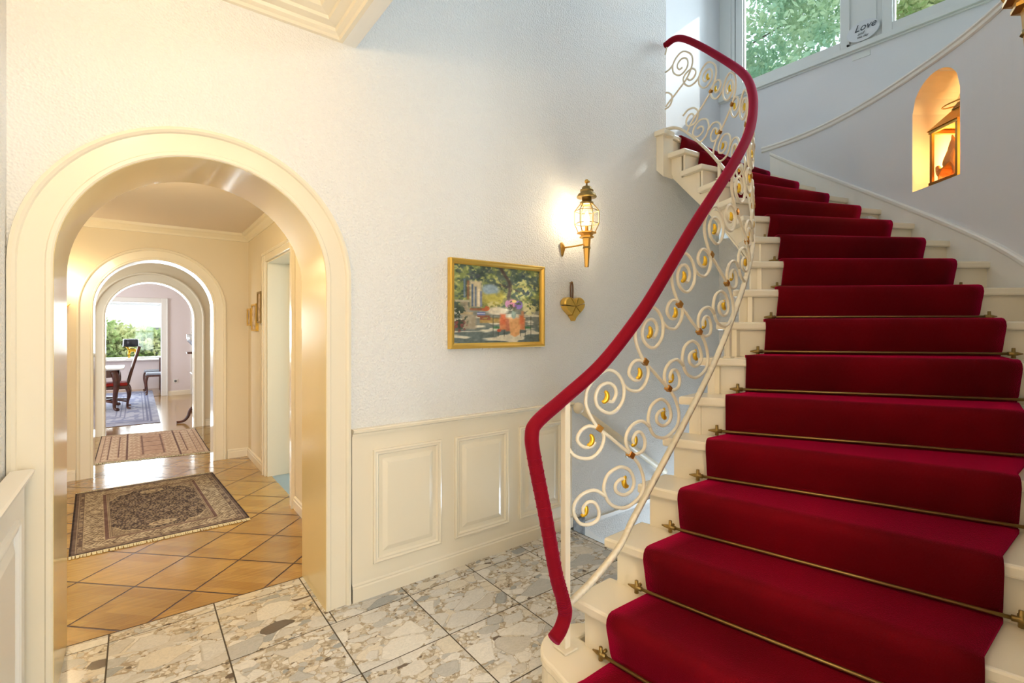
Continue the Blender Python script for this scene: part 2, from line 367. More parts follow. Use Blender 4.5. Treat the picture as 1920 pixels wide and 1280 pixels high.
# front door: glazed, behind the viewer
dr = tag(thing('door_1', loc=(.35, -2.7, 0)), kind='structure')
b = MB()
for x0, x1, z0, z1 in ((-.15, -.03, 0, 2.55), (.73, .85, 0, 2.55), (-.03, .73, 0, .25), (-.03, .73, 2.42, 2.55), (.33, .37, .25, 2.42), (-.03, .73, 1.3, 1.36)): b.box(x0, x1, -2.74, -2.68, z0, z1)
b.build('door_frame', M['white'], dr); MB().box(-.03, .73, -2.715, -2.71, .25, 2.42).build('pane', M['glass'], dr)
# cornice along main wall and along the edge of the hall ceiling
cp = [(0, 0), (.02, 0), (.028, .012), (.05, .02), (.056, .034), (.10, .038), (.106, .052), (.15, .058), (.16, .074), (.20, .08), (.21, .10), (.24, .102), (.24, .14), (0, .14)]
b = MB(); vs = []
XE = .86
for P_, sx in (((XL, YW), 0), ((XE, YW), 1), ((XE, -2.8), 1)):
    for o, z in cp:
        vs.append((P_[0] - (o if sx else 0), P_[1] - (o if P_[1] > 0 else 0), 2.955 + z))
n = len(cp); b.add(vs, [(i * n + k, i * n + (k + 1) % n, (i + 1) * n + (k + 1) % n, (i + 1) * n + k) for i in range(2) for k in range(n)])
b.build('trim_2', M['cream'], kind='structure')
MB().box(XE, XE + .07, -2.8, YW, 2.955, 3.32).build('ceiling_beam', M['white'], kind='structure')
MB().box(XE - .12, XE, -2.8, YW, 3.3, 5.9).build('wall_upper_hall', M['plaster'], kind='structure')
# stairwell top
MB().box(.7, 5.7, -.4, 3.3, 5.9, 6.05).build('ceiling', M['plaster'], kind='structure')
XW = 5.3
# window wall of the stairwell with two lights
b = MB(); b.box(XW, XW + .12, -.4, 3.3, -2.2, 4.08); b.box(XW, XW + .12, -.4, 3.3, 5.33, 5.9)
b.box(XW, XW + .12, 2.75, 3.3, 4.08, 5.33); b.box(XW, XW + .12, -.4, .12, 4.08, 5.33)
b.build('wall_window', M['plaster'], kind='structure')
MB().box(3.72, XW, 2.94, 3.1, 2.9, 5.9).build('wall_landing', M['plaster'], kind='structure')
MB().box(.86, XW, -.4, -.25, 3.3, 5.9).build('wall_right', M['plaster'], kind='structure')
def window_light(nm, y0, y1):
    w = tag(thing(nm, loc=(XW, (y0 + y1) / 2, 4.08)), kind='structure')
    f = .075; b = MB()
    z0, z1 = 4.085, 5.33
    b.box(XW - .03, XW + .05, y0, y0 + f, z0, z1); b.box(XW - .03, XW + .05, y1 - f, y1, z0, z1); b.box(XW - .03, XW + .05, y0 + f, y1 - f, z0, z0 + f); b.box(XW - .03, XW + .05, y0 + f, y1 - f, z1 - f, z1)
    b.build('sash', M['window_white'], w, bevel=.004)
    MB().box(XW + .012, XW + .018, y0 + f, y1 - f, z0 + f, z1 - f).build('pane', M['glass'], w)
    b = MB(); e = .012
    b.box(XW - .0, XW + .03, y1 - f - e, y1 - f, z0 + f, z1 - f); b.box(XW, XW + .03, y0 + f, y0 + f + e, z0 + f, z1 - f)
    b.build('glazing_bead', M['white'], w)
window_light('window_1', 1.655, 2.745); window_light('window_2', .14, 1.405)
b = MB(); b.box(XW - .012, XW + .06, 1.405, 1.655, 4.085, 5.33); b.box(XW - .02, XW - .012, 1.45, 1.61, 4.085, 5.33); b.build('window_post', M['window_white'], kind='structure')
for y0 in (2.76,):
    MB().box(XW - .02, XW, y0, 2.94, 4.05, 5.9).box(XW - .035, XW, 2.80, 2.83, 4.05, 5.9).build('trim_3', M['window_white'], kind='structure')
b = MB(); b.box(XW - .045, XW, .0, 2.94, 4.035, 4.085); b.box(XW - .02, XW, .0, 2.94, 4.02, 4.035); b.build('window_sill', M['window_white'], kind='structure', bevel=.004)
MB().box(XW - .006, XW, 1.50, 1.64, 3.955, 4.005).build('cable_duct', M['window_white'], kind='structure')
tag(bpy.data.objects['cable_duct'], 'small white cable cover on the grey wall under the window sill', 'cover', kind='thing')

# ------------------------------------------------------------------ curved stair wall
CX, CY = 2.6, 2.45
def sm(t): t = min(1, max(0, t)); return t * t * (3 - 2 * t)
def Rw(a): return 2.42 + .235 * sm((a + 46) / 46) ** 1.3
def wall_pt(q):   # q<0 straight part (x = 2.6+q), else angle in degrees from -90
    if q <= 0: return np.array([CX + q, CY - 2.42]), np.array([0., -1.])
    a = -90 + q; r = Rw(a); t = math.radians(a); return np.array([CX + r * math.cos(t), CY + r * math.sin(t)]), np.array([math.cos(t), math.sin(t)])
qs = [-1.38, -.8, -.3] + list(np.arange(0, 40, 2.)) 
NQ0, NQ1, NZ0, NZT = 44.4, 54.5, 2.472, 3.262
RADN = .213; NSP = NZT - RADN
nic = list(np.linspace(NQ0, NQ1, 17))
qs = sorted(set([round(q, 3) for q in qs if q < NQ0] + [42.0] + [round(q, 3) for q in nic] + list(np.arange(56, 90.1, 2.))))
ZL = 3.355
def niche_top(q):
    u = (q - NQ0) / (NQ1 - NQ0) * 2 - 1; return NSP + RADN * math.sqrt(max(0, 1 - u * u))
b = MB(); ni = MB(); TW = .5
for qa, qb in zip(qs, qs[1:]):
    (pa, na), (pb, nb) = wall_pt(qa), wall_pt(qb)
    def piece(z0a, z0b, z1a, z1b):
        b.hex8([(pa[0], pa[1], z0a), (pb[0], pb[1], z0b), (pb[0], pb[1], z1b), (pa[0], pa[1], z1a)],
               [(*(pa + na * TW), z0a), (*(pb + nb * TW), z0b), (*(pb + nb * TW), z1b), (*(pa + na * TW), z1a)])
    if qa >= NQ0 - 1e-3 and qb <= NQ1 + 1e-3:
        piece(-.1, -.1, NZ0, NZ0); piece(niche_top(qa), niche_top(qb), ZL, ZL)
    else: piece(-.1, -.1, ZL, ZL)
b.build('wall_stair', M['plaster'], kind='structure')
# niche lining
nm_, nn_ = wall_pt((NQ0 + NQ1) / 2); nt_ = np.array([-nn_[1], nn_[0]])
b = MB(); ring = [(NQ0, NZ0)] + [(q, niche_top(q)) for q in nic] + [(NQ1, NZ0)]
f_, k_ = [], []
for q, z in ring:
    p, n0 = wall_pt(q); f_.append((*(p + n0 * .002), z)); k_.append((*(p + nn_ * .30), z))
n = len(ring)
b.add(f_ + k_, [(i, (i + 1) % n, n + (i + 1) % n, n + i) for i in range(n)] + [tuple(range(n, 2 * n))])
b.build('wall_niche', M['niche_paint'], kind='structure')
# moulding on the top edge of the curved wall + ledge
pth, nor = [], []
for q in qs:
    p, n0 = wall_pt(q); pth.append((*p, ZL)); nor.append((-n0[0], -n0[1], 0))
MB().sweep(pth, nor, [(-.03, -.035), (.006, -.035), (.016, -.028), (.018, -.016), (.008, -.010), (.010, -.002), (.022, .004), (.022, .016), (.012, .022), (-.5, .022)], (0, 0, 1)).build('trim_4', M['white'], kind='structure')

# ------------------------------------------------------------------ floors
flo = tag(thing('floor', loc=(0, 0, 0)), kind='structure')
b = MB(); b.box(XL, 2.5, -2.8, YB, -.2, -.0012); b.box(2.5, 5.3, .0, 1.36, -.2, -.0012); b.build('subfloor', M['joint'], flo)
TS = .4265
xs_ = [.325 + TS * i for i in range(-2, 7)]; ys_ = [2.432 + TS * j for j in range(-7, 0)] + [2.432, 2.919, 3.0]
tile_me = None
def tile(x0, x1, y0, y1):
    g = .0026; b = MB(); e = .0015
    x0 += g; x1 -= g; y0 += g; y1 -= g
    v = [(x0, y0, -.02), (x1, y0, -.02), (x1, y1, -.02), (x0, y1, -.02), (x0, y0, -e), (x1, y0, -e), (x1, y1, -e), (x0, y1, -e), (x0 + e, y0 + e, 0), (x1 - e, y0 + e, 0), (x1 - e, y1 - e, 0), (x0 + e, y1 - e, 0)]
    b.add(v, [(4 * r + i, 4 * r + (i + 1) % 4, 4 * r + 4 + (i + 1) % 4, 4 * r + 4 + i) for r in (0, 1) for i in range(4)] + [(8, 9, 10, 11)])
    b.build('tile', M['breccia'], flo)
for x0, x1 in zip(xs_, xs_[1:]):
    for y0, y1 in zip(ys_[:-2], ys_[1:-2]):
        if x1 > XL and x0 < 2.49: tile(max(x0, XL), min(x1, 2.495), y0, y1)
for x0, x1 in zip(xs_, xs_[1:]):          # strip along the wall and the threshold of the arch
    if x1 > XL and x0 < 2.49:
        xa, xb = max(x0, XL), min(x1, 2.495)
        if xb > .9: tile(max(xa, .785), xb, 2.432, YW)
        if xa >= .76: pass
        else:
            xb2 = min(xb, .785)
            tile(xa, xb2, 2.432, 2.919); tile(xa, xb2, 2.919, 3.0)
MB().box(XL, 1.22, -2.8, ys_[0], -.02, 0).build('entrance_floor', M['breccia'], flo)
# parquet, diagonal panels between dark strips
pf = tag(thing('floor', loc=(0, 6, 0)), kind='structure')
b = MB(); b.box(-3, 1.06, YB, 8.75, -.2, -.0006); b.build('inlay_strip', M['strip'], pf)
def clip(poly, a, bb, c_):
    out = []
    for i in range(len(poly)):
        p, q = poly[i], poly[(i + 1) % len(poly)]; dp = a * p[0] + bb * p[1] - c_; dq = a * q[0] + bb * q[1] - c_
        if dp <= 0: out.append(p)
        if (dp < 0 < dq) or (dq < 0 < dp):
            t = dp / (dp - dq); out.append((p[0] + (q[0] - p[0]) * t, p[1] + (q[1] - p[1]) * t))
    return out
G = .3667; r2 = math.sqrt(.5)
for i in range(0, 40):
    for j in range(-20, 40):
        a0, a1 = 2.445 - .0 + G * (i - 6) + .0056, 2.445 + G * (i - 5) - .0056
        b0, b1 = 2.455 + G * (j - 8) + .0056, 2.455 + G * (j - 7) - .0056
        poly = [((a - q) * r2, (a + q) * r2) for a, q in ((a0, b0), (a1, b0), (a1, b1), (a0, b1))]
        for cl in ((-1, 0, 1.0), (1, 0, 1.06), (0, -1, -YB - .004), (0, 1, 8.6)):
            poly = clip(poly, *cl)
            if len(poly) < 3: break
        if len(poly) >= 3:
            cxx = sum(p[0] for p in poly) / len(poly); cyy = sum(p[1] for p in poly) / len(poly)
            if cxx > -1:
                MB().prism(poly, -.02, 0).build('parquet_panel', M['parquet'], pf)
b = MB(); b.box(-3.2, 2.6, 8.6, 13.1, -.2, 0); b.box(-3, -1.0, YB, 8.6, -.1, -.001); b.box(1.06, 2.6, 6.4, 8.6, -.1, -.001); b.build('far_floor', M['parquet'], pf)

# ------------------------------------------------------------------ corridor behind the arch
Y2, Y2B, Y3, Y3B, Y4 = 6.26, 6.5, 8.6, 8.82, 13.0
XR = 1.02
A2 = (.171, .515, 1.665); A3 = (.172, .517, 1.613)
arch_wall('wall_corridor', -1.5, 2.6, 2.75, Y2, Y2B, *A2, M['corridor_wall']); arch_trim('trim_5', *A2, Y2, Y2B, .112, .02)
arch_wall('wall_dining', -3.2, 2.6, 2.9, Y3, Y3B, *A3, M['corridor_wall']); arch_trim('trim_6', *A3, Y3, Y3B, .125, .02)
MB().box(-1.6, -1.5, YB, Y2, 0, 2.6).build('wall_corridor_left', M['corridor_wall'], kind='structure')
b = MB(); b.box(.86, XR + .0, YB, YB + .02, 0, 2.6)
b.box(XR, XR + .14, YB, 4.28, 0, 2.6); b.box(XR, XR + .14, 5.26, Y2, 0, 2.6); b.box(XR, XR + .14, 4.28, 5.26, 2.12, 2.6)
b.build('wall_corridor_right', M['corridor_wall'], kind='structure')
MB().box(-1.6, XR + .1, YB, Y2, 2.53, 2.62).build('ceiling', M['ceiling'], kind='structure')
b = MB(); cc_ = [(0, 0), (.012, 0), (.02, .02), (.05, .05), (.07, .06), (.08, .09), (0, .09)]; vs = []
for P_, sx, sy in (((XR, YB), 1, 0), ((XR, Y2), 1, 1), ((-1.5, Y2), 0, 1)):
    for o, z in cc_: vs.append((P_[0] - o * sx, P_[1] - o * sy, 2.445 + z))
n = len(cc_); b.add(vs, [(i * n + k, i * n + (k + 1) % n, (i + 1) * n + (k + 1) % n, (i + 1) * n + k) for i in range(2) for k in range(n)]); b.build('trim_7', M['cream'], kind='structure')
def baseboard(nm, x0, y0, x1, y1, nx, ny, h=.10, t=.016):
    b = MB(); prof = [(0, 0), (t, 0), (t, h * .68), (t * .7, h * .74), (t * .7, h * .9), (t * .3, h), (0, h)]
    b.sweep([(x0, y0, 0), (x1, y1, 0)], [(nx, ny, 0)] * 2, prof, (0, 0, 1)); return b.build(nm, M['cream'], kind='structure')
baseboard('baseboard_corridor', .81, Y2, XR, Y2, 0, -1); baseboard('baseboard_corridor', -1.5, Y2, -.46, Y2, 0, -1)
baseboard('baseboard_corridor', XR, 5.35, XR, Y2, -1, 0); baseboard('baseboard_corridor', XR, YB, XR, 4.19, -1, 0)
baseboard('baseboard_dining', .82, Y3, 1.6, Y3, 0, -1); baseboard('baseboard_dining', .55, Y4, .96, Y4, 0, -1)
# door to the kitchen
dr = tag(thing('door_2', loc=(XR, 4.77, 0)), kind='structure')
b = MB(); b.box(XR - .022, XR, 5.26, 5.36, 0, 2.20); b.box(XR - .022, XR, 4.185, 4.28, 0, 2.20); b.box(XR - .022, XR, 4.28, 5.26, 2.115, 2.20); b.build('architrave', M['cream'], dr, bevel=.004)
b = MB(); b.box(XR - .03, XR - .018, 5.33, 5.36, 0, 2.20); b.box(XR - .03, XR - .018, 4.185, 4.21, 0, 2.20); b.box(XR - .03, XR - .018, 4.21, 5.33, 2.175, 2.20); b.build('moulding', M['cream'], dr)
b = MB(); b.box(XR, XR + .3, 5.24, 5.26, 0, 2.115); b.box(XR, XR + .3, 4.28, 4.30, 0, 2.115); b.box(XR, XR + .3, 4.3, 5.24, 2.10, 2.115); b.build('door_lining', M['cream'], dr)
MB().box(XR + .20, XR + .24, 5.215, 5.24, 0, 2.1).build('door_stop', M['white'], dr)
MB().box(XR + .245, XR + .26, 5.232, 5.24, 1.02, 1.14).build('strike_plate', M['screw'], dr)
# kitchen beyond
kit = thing('kitchen_cabinet', 'white kitchen cabinet with panelled doors seen through the corridor doorway', 'cabinet', (2.0, 5.6, 0))
MB().box(1.45, 2.5, 5.75, 6.2, .1, 2.1).build('body', M['kitchen'], kit)
for z0, z1 in ((.12, .8), (.86, 1.6), (1.64, 2.08)):
    for x0 in (1.47, 1.98):
        d_ = MB().box(x0, x0 + .49, 5.73, 5.75, z0, z1).build('cabinet_door', M['kitchen'], kit, bevel=.006)
        MB().box(x0 + .06, x0 + .43, 5.724, 5.73, z0 + .06, z1 - .06).build('door_field', M['kitchen'], d_, bevel=.004)
MB().box(1.45, 2.5, 5.7, 6.2, 0, .1).build('plinth', M['house_grey'], kit)
b = MB(); b.box(XR + .03, 2.8, 3.6, 6.2, -.2, -.0002); b.build('floor_kitchen', M['kitchen_floor'], kind='structure')
b = MB(); b.box(2.8, 2.9, 3.6, 4.4, 0, 2.6); b.box(2.8, 2.9, 5.6, 6.3, 0, 2.6); b.box(2.8, 2.9, 4.4, 5.6, 0, 1.2); b.box(XR + .14, 2.9, 3.5, 3.6, 0, 2.6); b.box(XR + .14, 2.9, 3.5, 6.3, 2.6, 2.7); b.build('wall_kitchen', M['kitchen'], kind='structure')
# middle room and dining room
b = MB(); b.box(-3.1, 2.6, Y2, Y3, 2.75, 2.85); b.build('ceiling', M['ceiling'], kind='structure')
b = MB(); b.box(2.5, 2.6, Y2B, Y3, 0, 2.8); b.box(-2.6, -2.5, Y2B, 6.7, 0, 2.8); b.box(-2.6, -2.5, 8.3, Y3, 0, 2.8); b.box(-2.6, -2.5, 6.7, 8.3, 2.4, 2.8); b.box(-2.6, -2.5, 6.7, 8.3, 0, .5); b.box(-2.6, -1.5, Y2, Y2B, 0, 2.8); b.build('wall_middle', M['pink_wall'], kind='structure')
b = MB(); b.box(-3.2, -2.9, Y4, Y4 + .2, 0, 2.8); b.box(.43, 2.5, Y4, Y4 + .2, 0, 2.8); b.box(-2.9, .43, Y4, Y4 + .2, 2.03, 2.8)
b.build('wall_dining', M['pink_wall'], kind='structure')
MB().box(2.4, 2.5, Y3B, Y4, 0, 2.8).build('wall_dining_right', M['pink_wall'], kind='structure'); MB().box(-3.2, -3.1, Y3B, 10.0, 0, 2.8).box(-3.2, -3.1, 12.0, Y4, 0, 2.8).box(-3.2, -3.1, 10.0, 12.0, 0, .7).box(-3.2, -3.1, 10.0, 12.0, 2.3, 2.8).build('wall_dining_left', M['pink_wall'], kind='structure')  # unseen opening in the left wall, added to brighten the dining room
MB().box(-3.2, 2.5, Y3B, Y4, 2.7, 2.8).build('ceiling', M['ceiling'], kind='structure')
YBAY = 14.8
tr = tag(thing('trim_10', loc=(.43, Y4, 0)), kind='structure')
b = MB(); b.box(.43, .55, Y4 - .02, Y4, 0, 2.12); b.box(-2.9, .43, Y4 - .02, Y4, 2.03, 2.12); b.box(.525, .55, Y4 - .035, Y4 - .02, 0, 2.12); b.build('architrave', M['white'], tr, bevel=.005)
MB().box(-2.9, .43, Y4, Y4 + .2, 2.015, 2.03).build('reveal', M['white'], tr)
b = MB(); b.box(-3.2, 1.0, YBAY, YBAY + .2, 0, .72); b.box(-3.2, 1.0, YBAY, YBAY + .2, 2.25, 2.8); b.box(.72, 1.0, Y4 + .2, YBAY + .2, 0, 2.8); b.box(-3.3, -3.1, Y4, YBAY + .2, 0, 2.8); b.build('wall_bay', M['pink_wall'], kind='structure')
MB().box(-3.2, 1.0, Y4, YBAY + .2, -.2, 0).build('floor_bay', M['parquet'], kind='structure'); MB().box(-3.2, 1.0, Y4, YBAY + .2, 2.7, 2.8).build('ceiling', M['ceiling'], kind='structure')
w4 = tag(thing('window_3', loc=(-1.2, YBAY, .72)), kind='structure')
b = MB(); b.box(-3.1, .72, YBAY + .06, YBAY + .12, 2.18, 2.25); b.box(.56, .72, YBAY + .06, YBAY + .12, .72, 2.25); b.box(-3.1, .72, YBAY + .06, YBAY + .12, .72, .78); b.box(-1.5, -1.42, YBAY + .06, YBAY + .12, .78, 2.2); b.build('sash', M['window_white'], w4)
MB().box(-3.1, .72, YBAY - .02, YBAY + .1, 2.02, 2.25).build('blind_box', M['kitchen'], w4)
MB().box(.50, .53, YBAY + .03, YBAY + .05, .78, 2.05).build('blind_track', M['screw'], w4)
MB().box(-3.1, .72, YBAY + .085, YBAY + .09, .78, 2.2).build('pane', M['glass'], w4)
MB().box(-3.1, .72, YBAY - .16, YBAY + .06, .70, .735).build('window_sill', M['white'], w4, bevel=.006)
b = MB(); b.box(.96, 1.05, Y4 - .03, Y4, 0, 2.15); b.box(1.05, 1.9, Y4 - .015, Y4, 0, 2.1); b.build('door_3', M['white'], kind='structure')
so = thing('wall_socket', 'small white wall socket low on the pink dining room wall', 'socket', (.686, Y4, .31))
MB().box(.645, .727, Y4 - .012, Y4, .27, .35).build('plate', M['white'], so, bevel=.004); MB().tube([(.686, Y4 - .016, .31), (.686, Y4 - .004, .31)], .024, 16).build('socket_insert', M['house_grey'], so)

# ------------------------------------------------------------------ cellar stairs and the space under the stair
b = MB(); b.box(4.61, 4.75, 1.3, YW, -2.2, 2.35); b.build('wall_under_stair', M['wallpaper'], kind='structure')
cs = tag(thing('cellar_stairs', 'pale stone cellar steps going down beside the wall under the red staircase', 'staircase', (2.5, 2.0, -.2)))
for k in range(8):
    MB().box(2.5 + .26 * k, 2.5 + .26 * (k + 1) + .02, 1.36, YW, -.19 * (k + 1) - .16, -.19 * (k + 1)).build('step', M['stone_dark'], cs)
b = MB(); b.box(2.5, 4.61, 1.26, 1.36, -2.2, 0); b.build('wall_cellar', M['white'], kind='structure')
sk = MB(); 
sk.hex8([(2.62, YW - .02, -.22), (4.6, YW - .02, -1.66), (4.6, YW - .02, -1.50), (2.62, YW - .02, .0)], [(2.62, YW, -.22), (4.6, YW, -1.66), (4.6, YW, -1.50), (2.62, YW, .0)])
sk.build('baseboard_cellar', M['white'], kind='structure')
MB().box(2.66, 4.61, YW - .014, YW, -.028, .0).build('baseboard_cellar', M['white'], kind='structure')
MB().box(2.54, 2.66, YW - .03, YW, -.25, .045).build('skirting_block', M['stone_dark'], kind='structure')
hr = thing('cellar_handrail', 'cream painted pipe handrail sloping down the wall beside the cellar steps', 'handrail', (3.0, 2.5, .6))
pts = [(2.55, 2.50, .875), (3.6, 2.50, .225)]
MB().tube(pts, .026, 12).build('rail_tube', M['cream_iron'], hr)
MB().ball((2.55, 2.50, .875), .042, 14).build('end_ball', M['cream_iron'], hr)
for t_ in (.55, .95):
    p = np.array(pts[0]) * (1 - t_) + np.array(pts[1]) * t_
    MB().tube(catmull([(p[0], 2.5, p[2] - .02), (p[0] - .03, 2.51, p[2] - .07), (p[0] + .01, 2.53, p[2] - .10), (p[0] + .03, 2.565, p[2] - .06)], 5), .008, 8).build('bracket', M['cream_iron'], hr)

# ------------------------------------------------------------------ wainscot
WY = 2.552
def wainscot(nm, to3, panels, x0, x1, m, zt=.914):
    # to3(a, p, z): a along wall, p out of the wall
    root = tag(thing(nm, loc=to3(x0, 0, 0)), kind='structure')
    def pbox(a0, a1, p0, p1, z0, z1, name, bev=None):
        b = MB(); v = [to3(a, p, z) for z in (z0, z1) for p in (p0, p1) for a in (a0, a1)]
        b.add(v, [(0, 2, 3, 1), (4, 5, 7, 6), (0, 1, 5, 4), (2, 6, 7, 3), (0, 4, 6, 2), (1, 3, 7, 5)]); return b.build(name, m, root, bevel=bev)
    pbox(x0, x1, -.02, .018, 0, zt - .03, 'backing')
    def rail(prof, name):
        b = MB(); A, B = to3(x0, 0, 0), to3(x1, 0, 0); o = np.array(to3(x0, 1, 0)) - np.array(A)
        b.sweep([A, B], [tuple(o)] * 2, prof, (0, 0, 1)); b.build(name, m, root)
    rail([(0, zt - .035), (.024, zt - .035), (.026, zt - .022), (.034, zt - .018), (.044, zt - .012), (.046, zt), (.038, zt + .004), (-.02, zt + .004)], 'cap')
    rail([(0, 0), (.030, 0), (.030, .072), (.024, .078), (.026, .086), (.018, .094), (0, .094)], 'baseboard')
    for a0, a1 in panels:
        z0, z1 = .173, .794
        b = MB(); prof = [(0, .018), (.002, .030), (.010, .034), (.018, .028), (.026, .030), (.034, .020), (.036, .010)]
        rings = []
        for o, p in prof: rings += [to3(a0 + o, p, z0 + o), to3(a1 - o, p, z0 + o), to3(a1 - o, p, z1 - o), to3(a0 + o, p, z1 - o)]
        n = len(prof)
        b.add(rings, [(4 * i + k, 4 * i + (k + 1) % 4, 4 * i + 4 + (k + 1) % 4, 4 * i + 4 + k) for i in range(n - 1) for k in range(4)])
        fr = b.build('panel_moulding', m, root)
        b = MB(); prof = [(.036, .010), (.052, .010), (.056, .018), (.082, .028)]; rings = []
        for o, p in prof: rings += [to3(a0 + o, p, z0 + o), to3(a1 - o, p, z0 + o), to3(a1 - o, p, z1 - o), to3(a0 + o, p, z1 - o)]
        b.add(rings, [(4 * i + k, 4 * i + (k + 1) % 4, 4 * i + 4 + (k + 1) % 4, 4 * i + 4 + k) for i in range(3) for k in range(4)] + [(12, 13, 14, 15)])
        b.build('panel', m, root)
    return root
wainscot('trim_8', lambda a, p, z: (a, YW - p, z), [(1.018, 1.440), (1.532, 1.945), (2.034, 2.43)], .905, 2.535, M['cream'])
wainscot('trim_9', lambda a, p, z: (XL + .035 + p, -a, z), [(-2.36, -1.93), (-1.85, -1.42), (-1.34, -.91), (-.8, -.35), (-.25, .2)], -2.53, 2.6, M['white'], .925)
MB().box(XL, XL + .05, -2.6, 2.53, 0, .89).build('wall_left_panelling', M['white'], kind='structure')

# ------------------------------------------------------------------ staircase
RS = .186; NS = 17
def rpath(s, R=1.07):    # inner line of the stair in plan; s = arc length on R=1.07
    if s < 0: return np.array([CX + s, CY - R]), np.array([1., 0])
    a = s / 1.07
    if a < PI / 2: return np.array([CX + R * math.sin(a), CY - R * math.cos(a)]), np.array([math.cos(a), math.sin(a)])
    return np.array([CX + R, CY + (s - 1.07 * PI / 2)]), np.array([0., 1.])
sk_ = {1: -1.37, 2: -1.213, 3: -1.016, 4: -.79, 5: -.60, 6: -.465, 7: -.29, 8: -.115, 9: .07, 10: .30, 11: .53, 12: .76, 13: .99, 14: 1.195, 15: 1.38, 16: 1.563, 17: 1.725, 18: 1.90}
co_ = {1: (1.18, .25), 2: (1.48, .25), 3: (1.78, .25), 4: (2.07, .25), 5: (2.40, .25), 6: (2.74, .26), 7: (3.02, .315), 8: (3.31, .40), 9: (3.59, .52), 10: (3.89, .68), 11: (4.15, .88), 12: (4.35, 1.11), 13: (4.54, 1.36), 14: (4.70, 1.64), 15: (4.80, 1.92), 16: (4.87, 2.21), 17: (4.91, 2.52), 18: (4.91, 2.9)}
def line(k):
    I = rpath(sk_[k], 1.045)[0]; c0 = np.array(co_[k]); return I, c0
stair = thing('staircase', 'cream painted curved wooden staircase rising along the grey wall to the window', 'staircase', (2.6, .9, 0))
def ln(k, back=0., ei=0., eo=.28):
    I, c0 = line(k); d_ = norm(c0 - I); up = np.array([-d_[1], d_[0]])
    if up @ np.array([1., .6]) < 0: up = -up
    return I + d_ * ei + up * back, c0 + d_ * eo + up * back, d_, up
TT = .042
for k in range(1, NS + 1):
    z = RS * k; a, c0, d_, up = ln(k, 0)
    a2, c2, d2, up2 = ln(k + 1, .05)
    b = MB()
    if k == 1:
        poly = [c0, (1.215, 1.26)]
        ctr = np.array([1.405, 1.36])
        poly += [ctr + .155 * np.array([math.cos(t), math.sin(t)]) * np.array([1.12, 1.0]) for t in np.linspace(PI * 1.02, .1 * PI, 16)]
        poly += [np.array(a2), c2]
        low = [np.array(p) * .985 + np.array([1.55, 1.1]) * .015 for p in poly]
        b.prism([tuple(p) for p in poly], z - TT, z); o = b.build('tread', M['cream'], stair, bevel=.01)
        MB().prism([tuple(p) for p in low], 0, z - TT).build('riser', M['cream'], stair)
        continue
    if k == NS: a2 = np.array([3.645, 2.93]); c2 = np.array([5.25, 2.93])
    b.prism([tuple(p) for p in (a, c0, c2, a2)], z - TT, z); b.build('tread', M['cream'], stair, bevel=.009)
    ins = .05
    r0, r1, d_, up = ln(k, .03, ins); r2_, r3_, _, _ = ln(k, .05, ins)
    MB().prism([tuple(r0), tuple(r1), tuple(r3_), tuple(r2_)], z - RS - .0, z - TT).build('riser', M['cream'], stair)
# inner string following the steps, soffit
def pitch(s):
    ks = sorted(sk_); return np.interp(s, [sk_[k] for k in ks], [RS * k for k in ks])
def zlow(s): return max(-.02, pitch(s) - .37)
b = MB()
for k in range(2, NS + 1):
    s0, s1 = sk_[k] + .07, sk_[k + 1] + .07
    n = 4
    for i in range(n):
        sa, sb = s0 + (s1 - s0) * i / n, s0 + (s1 - s0) * (i + 1) / n
        if sa > 1.80: continue
        zt = RS * k - TT
        R0, R1 = 1.10, 1.125
        pa0, pb0, pa1, pb1 = rpath(sa, R0)[0], rpath(sb, R0)[0], rpath(sa, R1)[0], rpath(sb, R1)[0]
        b.hex8([(*pa0, zlow(sa)), (*pb0, zlow(sb)), (*pb0, zt), (*pa0, zt)], [(*pa1, zlow(sa)), (*pb1, zlow(sb)), (*pb1, zt), (*pa1, zt)])
b.hex8([(3.58, 2.50, zlow(1.70)), (3.72, 2.50, zlow(1.70)), (3.72, 2.50, RS * 17 - TT), (3.58, 2.50, RS * 17 - TT)], [(3.58, YW, zlow(1.76)), (3.72, YW, zlow(1.76)), (3.72, YW, RS * 17 - TT), (3.58, YW, RS * 17 - TT)])
MB().prism([(3.55, 2.47), (3.70, 2.47), (3.70, YW), (3.55, YW)], RS * 17 - TT, RS * 17 - .002).build('tread_return', M['cream'], stair)
b.build('string', M['cream'], stair)
b = MB()
for k in range(3, NS + 1):
    (p, q, _, _), (p2, q2, _, _) = ln(k, .03, .07), ln(k + 1, .03, .07)
    if k == NS: p2, q2 = np.array([3.70, 2.93]), np.array([5.2, 2.93])
    za, zb = max(.005, RS * k - .36), max(.005, RS * (k + 1) - .36)
    b.hex8([(*p, za), (*q, za), (*q, za + .02), (*p, za + .02)], [(*p2, zb), (*q2, zb), (*q2, zb + .02), (*p2, zb + .02)])
b.build('soffit', M['cream'], stair)
# skirting band on the curved wall, following the pitch
outs = []
for k in range(1, NS + 1):
    I, c0 = line(k); d_ = norm(c0 - I)
    best = min((abs(np.cross(np.append(d_, 0), np.append(wall_pt(q)[0] - I, 0))[2]), q) for q in ([-1.38 + .02 * i for i in range(70)] + [.5 * i for i in range(180)]) if (wall_pt(q)[0] - I) @ d_ > 0)
    outs.append((best[1], RS * k))
outs.append((88.5, RS * 17.8))
b = MB(); qq = [-1.3 + .1 * i for i in range(13)] + list(np.arange(0, 89, 2.))
qk = [o[0] for o in outs]; zk = [o[1] for o in outs]
